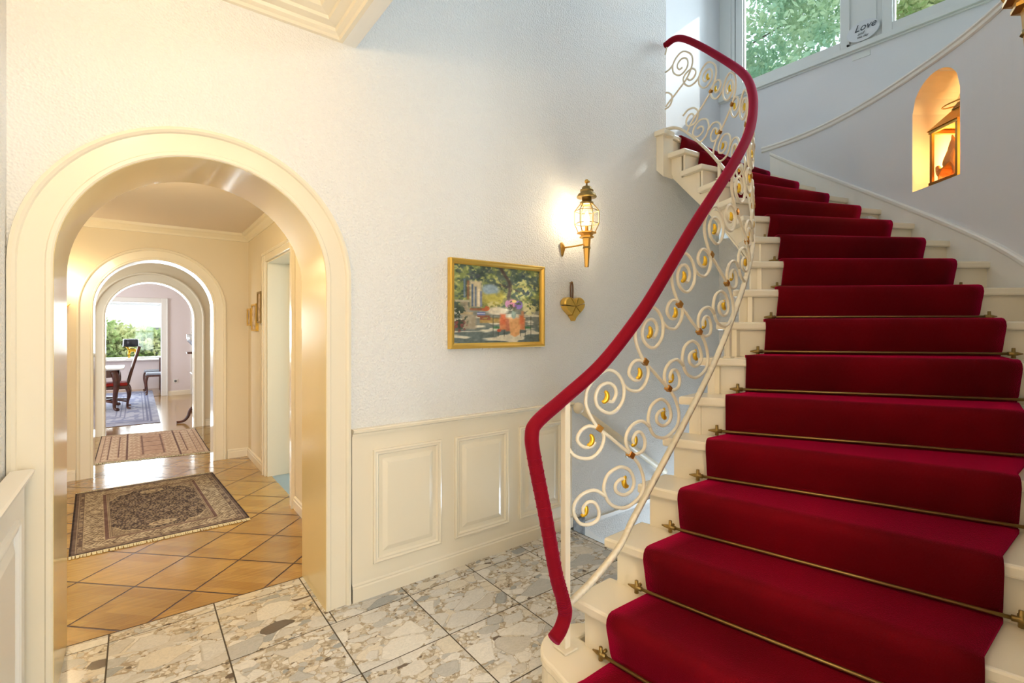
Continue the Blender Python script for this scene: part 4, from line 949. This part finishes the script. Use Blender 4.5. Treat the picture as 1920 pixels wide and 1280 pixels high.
fo = bpy.data.objects.new('body', fm); COL.objects.link(fo); fo.parent = fg
q = fo.modifiers.new('skin', 'SKIN')
for i, (_, _, _, r) in enumerate(jt): fm.skin_vertices[0].data[i].radius = (r * 1.5, r * 1.5)
fm.skin_vertices[0].data[0].use_root = True
fo.modifiers.new('sub', 'SUBSURF').levels = 2; fo.modifiers['sub'].render_levels = 2
fm.materials.append(mat('amber_figure', lin(204, 142, 74), .45))

# ------------------------------------------------------------------ plaque on the window post
pl = thing('oval_plaque', 'white oval plaque with Love lettering leaning on the window post above the stairs', 'sign', (XW - .03, 1.53, 4.09))
b = MB(); ring = [(.128 * math.cos(t), .095 * math.sin(t)) for t in np.linspace(0, 2 * PI, 28)[:-1]]; n = len(ring)
pc = (XW - .045, 1.545, 4.182)
b.add([(pc[0] + .012 + v * .08, pc[1] + u, pc[2] + v) for u, v in ring] + [(pc[0] + v * .08, pc[1] + u, pc[2] + v) for u, v in ring], [(i, (i + 1) % n, n + (i + 1) % n, n + i) for i in range(n)] + [tuple(range(n, 2 * n)), tuple(range(n))[::-1]]); b.build('plaque', M['plaque'], pl)
def text(body, size, y, z, parent, mt, shear=.25):
    c_ = bpy.data.curves.new('lettering', 'FONT'); c_.body = body; c_.size = size; c_.shear = shear; c_.align_x = 'CENTER'; c_.extrude = .0006
    o = bpy.data.objects.new('lettering', c_); COL.objects.link(o); o.parent = parent
    c_.materials.append(mt); L0 = wloc(parent)
    bpy.context.view_layer.update(); me = bpy.data.meshes.new_from_object(o.evaluated_get(bpy.context.evaluated_depsgraph_get())); bpy.data.objects.remove(o)
    o = bpy.data.objects.new('lettering', me); COL.objects.link(o); o.parent = parent
    o.location = (pc[0] - .004 - L0.x + (z - pc[2]) * .08, y - L0.y, z - L0.z); o.rotation_euler = (PI / 2 + .06, 0, -PI / 2)
    return o
text('Love', .085, 1.53, 4.185, pl, M['ink'], .4); text('and', .035, 1.56, 4.148, pl, M['ink'], .4); text('this day', .028, 1.545, 4.118, pl, M['ink'])
MB().box(pc[0] - .01, pc[0] + .02, 1.655, 1.67, 4.085, 4.10).build('clip', M['screw'], pl)

# ------------------------------------------------------------------ rugs
def rug_dark(U, V):
    A = lambda *q: np.array(q, float); c = np.zeros(U.shape + (3,)); W_, H_ = 1.03, 1.55
    def lay(m, col): m = np.clip(m, 0, 1)[..., None]; c[:] = c * (1 - m) + A(*col) * m
    e = np.minimum(np.minimum(U, 1 - U) * W_, np.minimum(V, 1 - V) * H_); x, y = (U - .5) * W_, (V - .5) * H_
    n3 = fbm(U, V, 46, 3, 2); n2 = fbm(U, V, 20, 8, 3); n4 = vnoise(U, V, 60, 62, 77)
    c[:] = A(104, 88, 80); lay(e < .012, (60, 50, 50)); lay((e > .028) * (e < .032), (160, 142, 122)); lay((e > .04) * (e < .06) * (n4 > .5), (150, 132, 112))
    fl = np.sin(x * 190 + 3 * n2 * np.sin(y * 60)) * np.sin(y * 190 + 3 * n2 * np.sin(x * 60)) + (n3 - .5)
    bd = (e > .07) * (e < .175); lay(bd, (138, 122, 104)); lay(bd * (fl > .1), (184, 168, 142)); lay(bd * (fl < -.35), (112, 94, 84))
    for q in (.066, .18, .205, .215): lay((np.abs(e - q) < .0028), (170, 152, 128))
    lay((e > .183) * (e < .202), (110, 86, 80)); f_ = e > .22
    lay(f_, (86, 74, 70)); tw = np.sin(x * 150 + 4 * n2 * np.sin(y * 110) + n3 * 5) * np.cos(y * 140 + 4 * n2 * np.sin(x * 100) + n4 * 3)
    lay(f_ * (tw > .25), (156, 138, 116)); lay(f_ * (tw < -.6), (70, 60, 60))
    for ay, sg in ((-.60 + .22, 1), (.60 - .22, -1)):
        md = np.sqrt((x / .085) ** 2 + ((y - ay + sg * .08) / .05) ** 2); lay(f_ * (md < 1), (176, 158, 132)); lay(f_ * (np.abs(md - .55) < .18) * (n4 > .4), (120, 102, 90))
    cr = np.abs(x) * 1.0 + np.abs(y) * .95 - .66 + .025 * np.sin(np.abs(x) * 50); lay(f_ * (cr > 0), (122, 106, 92)); lay(f_ * (cr > 0) * (tw > .05), (166, 148, 124)); lay(f_ * (np.abs(cr) < .006), (190, 172, 144))
    return c + (n3[..., None] - .5) * 30
def rug_pale(U, V):
    A = lambda *q: np.array(q, float); c = np.zeros(U.shape + (3,)); W_, H_ = 1.05, 1.75
    def lay(m, col): m = np.clip(m, 0, 1)[..., None]; c[:] = c * (1 - m) + A(*col) * m
    e = np.minimum(np.minimum(U, 1 - U) * W_, np.minimum(V, 1 - V) * H_); x, y = (U - .5) * W_, (V - .5) * H_; n3 = fbm(U, V, 40, 13, 2)
    c[:] = A(206, 176, 148); lay(e < .012, (70, 56, 56)); fl = np.sin(x * 90 + 2 * np.sin(y * 36)) * np.sin(y * 70 + 2 * np.sin(x * 50))
    lay((e > .05) * (fl > .3), (188, 154, 132)); lay((e > .05) * (fl < -.5), (222, 200, 172))
    for q in (.05, .11, .2): lay(np.abs(e - q) < .005, (130, 100, 90))
    bx = (np.abs(x) < .12) * (np.abs(y) < .65); lay(bx, (196, 160, 136)); lay(bx * (np.abs(np.abs(x) - .10) < .008), (142, 112, 100)); lay(bx * (np.abs(np.mod(y, .3) - .15) < .012), (142, 112, 100)); lay((np.abs(x) > .24) * (np.abs(x) < .255), (120, 92, 84))
    return c + (n3[..., None] - .5) * 24
def rug_blue(U, V):
    A = lambda *q: np.array(q, float); c = np.zeros(U.shape + (3,)); n3 = fbm(U, V, 40, 23, 2); x = U * 3.2; y = V * 3.0
    def lay(m, col): m = np.clip(m, 0, 1)[..., None]; c[:] = c * (1 - m) + A(*col) * m
    e = np.minimum(np.minimum(x, 3.2 - x), np.minimum(y, 3.0 - y)); c[:] = A(186, 190, 206); lay(n3 > .52, (168, 172, 194))
    for q in (.12, .17, .22, .5, .56, .62): lay(np.abs(e - q) < .012, (128, 132, 160))
    lay((e > .25) * (e < .47) * (n3 > .5), (150, 156, 184)); return c
def rug(name, label, c4, nx, ny, func, fringe=True):
    a, b_, d_ = [np.array(q) for q in c4]   # near-left, near-right, far-left
    r = thing(name, label, 'rug', (*((b_ + d_) / 2), 0))
    PX, PY = np.append(b_ - a, 0), np.append(d_ - a, 0); P0 = np.append(a, .008)
    color_grid('pile', nx, ny, P0, PX, PY, func, M['rug'], r)
    b = MB(); q = [P0[:2], P0[:2] + PX[:2], P0[:2] + PX[:2] + PY[:2], P0[:2] + PY[:2]]; b.prism([tuple(x) for x in q], .001, .0072); b.build('backing', M['dark_wood'], r)
    if fringe:
        b = MB(); n = 130
        for i in range(n):
            for base, sg in ((0, -1), (1, 1)):
                p = P0 + PX * (i + .5) / n + PY * base; dd = norm(PY) * sg; jit = (rng.random() - .5) * .012
                q = p + dd * (.040 + rng.random() * .008) + norm(PX) * jit; w_ = norm(PX) * .0034
                b.add([p - w_, p + w_, q + w_ - np.array([0, 0, .004]), q - w_ - np.array([0, 0, .004])], [(0, 1, 2, 3)])
        o = b.build('fringe', M['fringe'], r, kind='stuff', fixn=False)
    return r
rug('oriental_rug', 'dark brown patterned rug with cream fringe on the parquet behind the first arch', [(-.339, 4.15), (.69, 4.17), (-.42, 5.70)], 230, 320, rug_dark)
rug('oriental_rug', 'pale rose patterned rug on the floor between the two inner arches', [(-.36, 6.87), (.69, 6.72), (-.37, 8.56)], 170, 240, rug_pale)
rug('dining_rug', 'pale blue striped carpet under the table in the far dining room', [(-2.6, 9.35), (.30, 9.30), (-2.6, 14.3)], 200, 200, rug_blue, False)

# ------------------------------------------------------------------ corridor fittings
sc1 = thing('candle_sconce', 'brass candle wall light with glowing bulb on the corridor wall left of the second arch', 'wall light', (-.53, Y2, 1.75))
sx = -.548
b = MB(); b.lathe([(.012, 1.60), (.04, 1.665), (.02, 1.67)], (sx, Y2 - .02), 10); b.build('wall_plate', M['brass'], sc1)
b = MB(); b.tube(catmull([(sx, Y2 - .02, 1.63), (sx, Y2 - .08, 1.60), (sx, Y2 - .12, 1.64), (sx, Y2 - .12, 1.66)], 5), .007, 8)
for k in range(6): a = k * PI / 3; b.tube([(sx, Y2 - .12, 1.65), (sx + .035 * math.cos(a), Y2 - .12 + .035 * math.sin(a), 1.66), (sx + .062 * math.cos(a), Y2 - .12 + .062 * math.sin(a), 1.69)], [.006, .008, .001], 6)
b.build('arm', M['brass'], sc1)
MB().lathe([(.014, 1.66), (.014, 1.80)], (sx, Y2 - .12), 10).build('candle_sleeve', M['fringe'], sc1)
MB().lathe([(.010, 1.80), (.019, 1.83), (.015, 1.87), (.002, 1.91)], (sx, Y2 - .12), 12).build('bulb', M['bulb'], sc1)
point('corridor_sconce_glow', (sx + .02, Y2 - .16, 1.90), 4, WARM, .03)
point('corridor_lamp', (-.35, 3.75, 2.28), 29, (1, .76, .42), .14)
lampb = thing('ceiling_lamp', 'round glass ceiling lamp hidden above the corridor behind the arch', 'ceiling lamp', (-.35, 3.75, 2.5))
MB().lathe([(.06, 2.53), (.06, 2.50), (.02, 2.49)], (-.35, 3.75), 14).build('ceiling_rose', M['brass'], lampb)
MB().tube([(-.35, 3.75, 2.49), (-.35, 3.75, 2.44)], .008, 8).build('lamp_stem', M['brass'], lampb)
point('hall_lamp', (.15, -.75, 2.72), 30, (1, .74, .42), .14)
point('hall_lamp', (-.1, 1.3, 2.72), 13, (1, .66, .30), .08)
XP = XR - .018
def pic(y0, y1, z0, z1, label, framed):
    p = thing('small_picture', label, 'picture', (XR, (y0 + y1) / 2, z0), 'small pictures on the corridor wall')
    b = MB(); b.box(XP - .01, XR, y0, y1, z0, z0 + .018); b.box(XP - .01, XR, y0, y1, z1 - .018, z1); b.box(XP - .01, XR, y0, y0 + .018, z0 + .018, z1 - .018); b.box(XP - .01, XR, y1 - .018, y1, z0 + .018, z1 - .018)
    b.build('picture_frame', M['gilt'] if framed else M['old_brass'], p)
    MB().box(XP, XR, y0 + .018, y1 - .018, z0 + .018, z1 - .018).build('print', mat('print_wash', lin(176, 150, 126), .7, var=(16, lin(226, 206, 176), .4, .6)), p)
pic(5.43, 5.62, 1.515, 1.835, 'small tall picture on the corridor wall, nearest to the kitchen door frame', False)
pic(5.68, 5.94, 1.43, 1.72, 'small gilt picture in the middle of the three stepped corridor pictures', True)
pic(6.0, 6.2, 1.49, 1.68, 'small pale picture nearest the corridor corner by the second arch', True)
mr_ = thing('wall_mirror', 'narrow gold framed mirror on the corridor wall just inside the first arch', 'mirror', (XR, 3.8, 1.47))
b = MB(); b.box(XR - .03, XR, 3.58, 3.88, 1.45, 1.48); b.box(XR - .03, XR, 3.58, 3.88, 1.79, 1.82); b.box(XR - .03, XR, 3.58, 3.61, 1.48, 1.79); b.box(XR - .03, XR, 3.85, 3.88, 1.48, 1.79); b.build('mirror_frame', M['gilt'], mr_)
MB().box(XR - .012, XR - .004, 3.61, 3.85, 1.48, 1.79).build('mirror_glass', mat('mirror', (.9, .9, .88, 1), .03, 1.0), mr_)

# ------------------------------------------------------------------ dining room furniture
def cabriole(x, y, z0, z1, dx, dy, r=.035, foot=.05):
    h = z1 - z0; pts = [(x, y, z1), (x + dx * .55, y + dy * .55, z1 - h * .15), (x + dx * .75, y + dy * .75, z1 - h * .35), (x + dx * .25, y + dy * .25, z1 - h * .65), (x + dx * .15, y + dy * .15, z0 + h * .10), (x + dx * .7, y + dy * .7, z0 + h * .03), (x + dx * 1.1, y + dy * 1.1, z0 + h * .04)]
    rr = [r * 1.15, r * 1.1, r * .9, r * .6, r * .5, r * .55, r * .65]
    P_ = catmull(pts, 4); R_ = np.interp(np.linspace(0, 6, len(P_)), range(7), rr)
    return MB().tube(P_, list(R_), 8)
tb = thing('dining_table', 'dark carved dining table with white marble top by the far window', 'table', (-.9, 11.4, 0))
MB().box(-1.7, -.17, 11.0, 11.9, .73, .765).build('table_top', M['marble_white'], tb, bevel=.012)
b = MB(); b.box(-1.63, -.24, 11.05, 11.07, .60, .73); b.box(-1.63, -.24, 11.83, 11.85, .60, .73); b.box(-.26, -.24, 11.05, 11.85, .60, .73); b.box(-1.63, -1.61, 11.05, 11.85, .60, .73); b.build('apron', M['dark_wood'], tb)
for x, y, dx, dy in ((-.31, 11.07, .05, -.05), (-.31, 11.83, .05, .05), (-1.56, 11.07, -.05, -.05), (-1.56, 11.83, -.05, .05)): cabriole(x, y, .01, .70, dx, dy, .05).build('leg', M['dark_wood'], tb)
b = MB(); b.tube(catmull([(-.33, 11.12, .16), (-.6, 11.35, .20), (-.95, 11.45, .17), (-1.3, 11.55, .20), (-1.54, 11.78, .16)], 5), .025, 8); b.tube(catmull([(-.33, 11.78, .16), (-.6, 11.55, .20), (-.95, 11.45, .17), (-1.3, 11.35, .20), (-1.54, 11.12, .16)], 5), .025, 8); b.build('stretcher', M['dark_wood'], tb)
ch = thing('dining_chair', 'carved dark wood chair with red seat and tall leaning back beside the table', 'chair', (-.28, 11.5, 0))
MB().rbox((-.35, 11.45, .455), (.46, .46, .06)).build('seat', M['red_seat'], ch, bevel=.02)
MB().rbox((-.35, 11.45, .40), (.49, .49, .06)).build('seat_rail', M['dark_wood'], ch, bevel=.01)
for y_ in (11.25, 11.65): MB().tube(catmull([(-.14, y_, .38), (-.10, y_, .55), (-.04, y_, .80), (.05, y_, 1.13)], 4), [.024] * 13, 8).build('back_post', M['dark_wood'], ch)
b = MB(); b.hex8([(-.115, 11.27, .52), (-.115, 11.63, .52), (.04, 11.63, 1.10), (.04, 11.27, 1.10)], [(-.09, 11.27, .52), (-.09, 11.63, .52), (.065, 11.63, 1.10), (.065, 11.27, 1.10)]); b.build('backrest', M['dark_wood'], ch, bevel=.008)
for x, y, dx, dy in ((-.13, 11.25, .04, -.03), (-.13, 11.65, .04, .03), (-.55, 11.25, -.04, -.03), (-.55, 11.65, -.04, .03)): cabriole(x, y, .0, .40, dx, dy, .034).build('leg', M['dark_wood'], ch)
b = MB(); b.tube(catmull([(-.12, 11.25, .14), (-.34, 11.43, .17), (-.54, 11.65, .14)], 5), .016, 8); b.tube(catmull([(-.12, 11.65, .14), (-.34, 11.47, .17), (-.54, 11.25, .14)], 5), .016, 8); b.build('stretcher', M['dark_wood'], ch)
# lamp on the sill
lx, ly = -.06, 14.70; LZ0 = .735
lp = thing('table_lamp', 'gold animal table lamp with black drum shade on the far window sill', 'table lamp', (lx, ly, LZ0))
MB().box(lx - .14, lx + .10, ly - .05, ly + .05, LZ0, LZ0 + .03).build('lamp_base', M['marble_white'], lp, bevel=.006)
b = MB(); b.ball((lx - .01, ly, LZ0 + .22), .05, 12, (1.7, .8, .8))
for dx in (-.075, -.05, .045, .07): b.tube([(lx + dx, ly, LZ0 + .20), (lx + dx * 1.1 - .01, ly, LZ0 + .11), (lx + dx * 1.1, ly, LZ0 + .03)], [.018, .009, .010], 6)
b.tube([(lx - .07, ly, LZ0 + .23), (lx - .10, ly, LZ0 + .27), (lx - .11, ly, LZ0 + .30)], [.025, .02, .018], 8); b.ball((lx - .125, ly, LZ0 + .30), .022, 8, (1.5, .8, .8)); b.tube([(lx + .07, ly, LZ0 + .23), (lx + .10, ly, LZ0 + .20)], [.014, .004], 6); b.build('lamp_figure', M['gold'], lp)
MB().tube([(lx - .04, ly, LZ0 + .24), (lx - .04, ly, LZ0 + .33)], .008, 8).build('lamp_stem', M['gold'], lp)
MB().lathe([(.15, LZ0 + .30), (.152, LZ0 + .302), (.145, LZ0 + .478), (.143, LZ0 + .48), (.02, LZ0 + .47)], (lx - .04, ly), 24).build('lamp_shade', M['black'], lp)
# stools and piano-like cabinet at right of the far room
def stool(x, y, label):
    r = thing('stool', label, 'stool', (x, y, 0), 'stools by the far cabinet')
    MB().rbox((x, y, .46), (.38, .38, .05)).build('seat', M['grey_cloth'], r, bevel=.02); MB().rbox((x, y, .42), (.39, .39, .04)).build('seat_rail', M['dark_wood'], r)
    for dx in (-1, 1):
        for dy in (-1, 1): cabriole(x + dx * .165, y + dy * .165, 0, .42, dx * .03, dy * .03, .026).build('leg', M['dark_wood'], r)
stool(.34, 14.32, 'grey topped stool with dark curved legs below the far window'); stool(.36, 13.48, 'nearer grey topped stool with dark curved legs in front of the other stool')
cb = thing('side_cabinet', 'narrow reddish brown cabinet standing between the two grey stools under the far window', 'cabinet', (.56, 13.9, 0))
MB().box(.42, .70, 13.78, 14.0, .05, .80).build('body', M['dark_wood'], cb, bevel=.006); MB().box(.40, .71, 13.76, 14.02, .80, .83).build('top', M['marble_white'], cb, bevel=.006); MB().box(.44, .68, 13.766, 13.78, .1, .76).build('cabinet_door', M['dark_wood'], cb, bevel=.006)
for dx in (.45, .67): MB().box(dx - .02, dx + .02, 13.80, 13.84, 0, .05).build('foot', M['dark_wood'], cb)
# console behind the third arch, only its curved leg shows
cn = thing('console_table', 'dark console table whose curved leg sweeps out beside the third arch', 'table', (.95, 9.3, 0))
MB().box(.70, 1.4, 9.02, 9.6, .72, .75).build('table_top', M['marble_white'], cn, bevel=.01)
for x, y in ((.74, 9.06), (1.36, 9.06), (1.0, 9.56), (1.36, 9.56)):
    sx_ = -1 if x < 1 else (1 if x > 1.2 else .4)
    MB().tube(catmull([(x, y, .72), (x + sx_ * -.02, y, .45), (x - sx_ * -.0, y, .26), (x + sx_ * .07, y, .20), (x + sx_ * .10, y, .10), (x + sx_ * .16, y, .03), (x + sx_ * .25, y, .02)], 4), list(np.interp(np.linspace(0, 1, 25), [0, .5, .7, .9, 1], [.03, .022, .024, .016, .020])), 8).build('leg', M['dark_wood'], cn)
bw = thing('crystal_bowl', 'silver footed crystal bowl seen at the edge of the third arch', 'bowl', (.78, 9.75, .75))
cb_ = thing('display_stand', 'slim dark stand carrying the crystal bowl behind the third arch', 'stand', (.80, 10.2, 0))
MB().box(.70, .95, 10.1, 10.35, 1.02, 1.05).build('top', M['dark_wood'], cb_); MB().lathe([(.10, 0), (.10, .03), (.02, .05), (.02, 1.02)], (.825, 10.22), 12).build('pillar', M['dark_wood'], cb_)
MB().lathe([(.05, 1.05), (.012, 1.07), (.012, 1.14), (.05, 1.16), (.12, 1.24), (.13, 1.36), (.125, 1.36), (.11, 1.25), (.04, 1.18)], (.825, 10.22), 18).build('bowl', M['crystal'], bw)
bw.location = (.825, 10.22, 1.05); bw.children[0].data.transform(Matrix.Translation((.78 - .825, 9.75 - 10.22, .75 - 1.05)))

# ------------------------------------------------------------------ outside
MB().box(-30, 40, -25, 60, -3.3, -3.1).build('ground', M['lawn'], kind='structure')
MB().box(-14, 14, 15.1, 40, -.45, -.3).build('ground', M['lawn'], kind='structure')
def leaves(name, blobs, n, size, m, parent, seed):
    r = np.random.default_rng(seed); V_, F_ = [], []
    tot = sum(q[3] ** 2 for q in blobs)
    allp = []
    for bx, by, bz_, br, fl in blobs:
        k = int(n * br ** 2 / tot); d_ = r.normal(size=(k, 3)); d_ /= np.linalg.norm(d_, axis=1)[:, None]
        rad = br * (.55 + .45 * r.random(k) ** .6) * (1 + .18 * np.sin(d_[:, 0] * 7 + bx) * np.sin(d_[:, 1] * 6 + by))
        allp.append(np.array([bx, by, bz_]) + d_ * rad[:, None] * np.array([1, 1, fl]))
    P_ = np.concatenate(allp); k = len(P_)
    a = r.normal(size=(k, 3)); a /= np.linalg.norm(a, axis=1)[:, None]; c_ = np.cross(a, r.normal(size=(k, 3))); c_ /= np.linalg.norm(c_, axis=1)[:, None]
    s_ = size * (.6 + .8 * r.random(k))[:, None]
    vs = np.stack([P_ - a * s_, P_ + c_ * s_ * .45, P_ + a * s_, P_ - c_ * s_ * .45], 1).reshape(-1, 3)
    off = np.array(wloc(parent)); me = bpy.data.meshes.new(name); me.from_pydata((vs - off).tolist(), [], np.arange(4 * k).reshape(k, 4).tolist()); me.materials.append(m)
    o = bpy.data.objects.new(name, me); COL.objects.link(o); o.parent = parent; o['kind'] = 'stuff'; return o
def tree(label, x, y, h, blobs, n, size, m, seed):
    t = thing('tree', label, 'tree', (x, y, -3.1), 'trees outside the stair window')
    b = MB(); b.tube(catmull([(x, y, -3.1), (x + .1, y, 0), (x - .1, y + .1, h * .6), (x, y, h)], 4), list(np.linspace(.28, .06, 13)), 8)
    for bx, by, bz_, br, fl in blobs[:7]: b.tube([(x, y, min(h * .75, bz_ - br * .5)), ((x + bx) / 2, (y + by) / 2, bz_ - br * .3), (bx, by, bz_)], [.05, .03, .012], 6)
    b.build('trunk', M['bark'], t); leaves('crown', blobs, n, size, m, t, seed)
r_ = random.Random(3)
bl = [(11.2 + r_.uniform(-1.8, 1.8), 5.6 + r_.uniform(-1.7, 2.2), 7.2 + r_.uniform(-2.4, 2.6), r_.uniform(.7, 1.2), .8) for _ in range(30)]
tree('leafy green tree filling the left stair window pane', 11.6, 7.6, 7, bl, 32000, .075, M['leaf'], 1)
bl = [(12.6 + r_.uniform(-1.4, 1.4), 2.5 + r_.uniform(-.8, .9), 8.2 + r_.uniform(-1.8, 1.6), r_.uniform(.6, .95), .8) for _ in range(12)]
tree('sunlit yellow green tree outside the right stair window pane', 12.8, 2.6, 8, bl, 13000, .085, M['leaf2'], 2)
bl = [(7.5 + r_.uniform(-.35, .35), -.60 + r_.uniform(-.38, .22), 6.5 + r_.uniform(-.5, .5), r_.uniform(.30, .40), .9) for _ in range(18)]  # out-of-view crown placed in the sun's path to block the right pane
tree('small unseen tree added to keep the sun off the right stair window', 7.7, -1.1, 6, bl, 9000, .07, M['leaf'], 5)
hd = thing('hedge', 'dense green hedge outside the far dining room window', 'hedge', (-1, 17, -.3))
bl = [(-3.0 + .36 * (i % 18) + r_.uniform(-.2, .2), 18 + r_.uniform(-.35, .35), (.45 if i < 18 else .95) + r_.uniform(-.12, .14) + (.12 if i % 18 < 8 else 0), r_.uniform(.5, .68), .9) for i in range(36)]
leaves('foliage', bl, 26000, .085, M['leaf2'], hd, 4)
MB().box(-3.4, 3.4, 17.9, 18.2, -.3, 1.05).build('shade_core', mat('hedge_core', lin(52, 66, 36), .9), hd)  # dark solid box standing in for the shade between the hedge leaves
hs = thing('neighbour_house', 'neighbouring house with a pale tiled roof beyond the hedge', 'house', (-3, 28, -.3))
MB().box(-9, 6, 26.4, 36, -.3, 1.45).build('wall', M['roof_pale'], hs)
b = MB(); b.hex8([(-9.5, 26, 1.5), (6.5, 26, 1.5), (6.5, 32, 4.6), (-9.5, 32, 4.6)], [(-9.5, 26, 1.38), (6.5, 26, 1.38), (6.5, 32, 4.4), (-9.5, 32, 4.4)]); b.build('roof', M['roof_pale'], hs)
b = MB()
for i in range(16):
    t_ = i / 16; b.box(-9.5, 6.5, 26 + 6 * t_, 26 + 6 * t_ + .05, 1.5 + 3.1 * t_, 1.5 + 3.1 * t_ + .05)
b.build('tile_courses', M['roof_pale'], hs, kind='stuff')
cp_ = thing('carport', 'dark flat roofed carport in front of the pale neighbouring roof', 'carport', (.5, 21, -.3))
MB().box(-.55, 2.6, 20, 23, 1.38, 1.5).build('flat_roof', M['house_grey'], cp_)
for x, y in ((-.45, 20.1), (2.5, 20.1), (-.45, 22.9), (2.5, 22.9)): MB().box(x - .05, x + .05, y - .05, y + .05, -.3, 1.38).build('post', M['house_grey'], cp_)
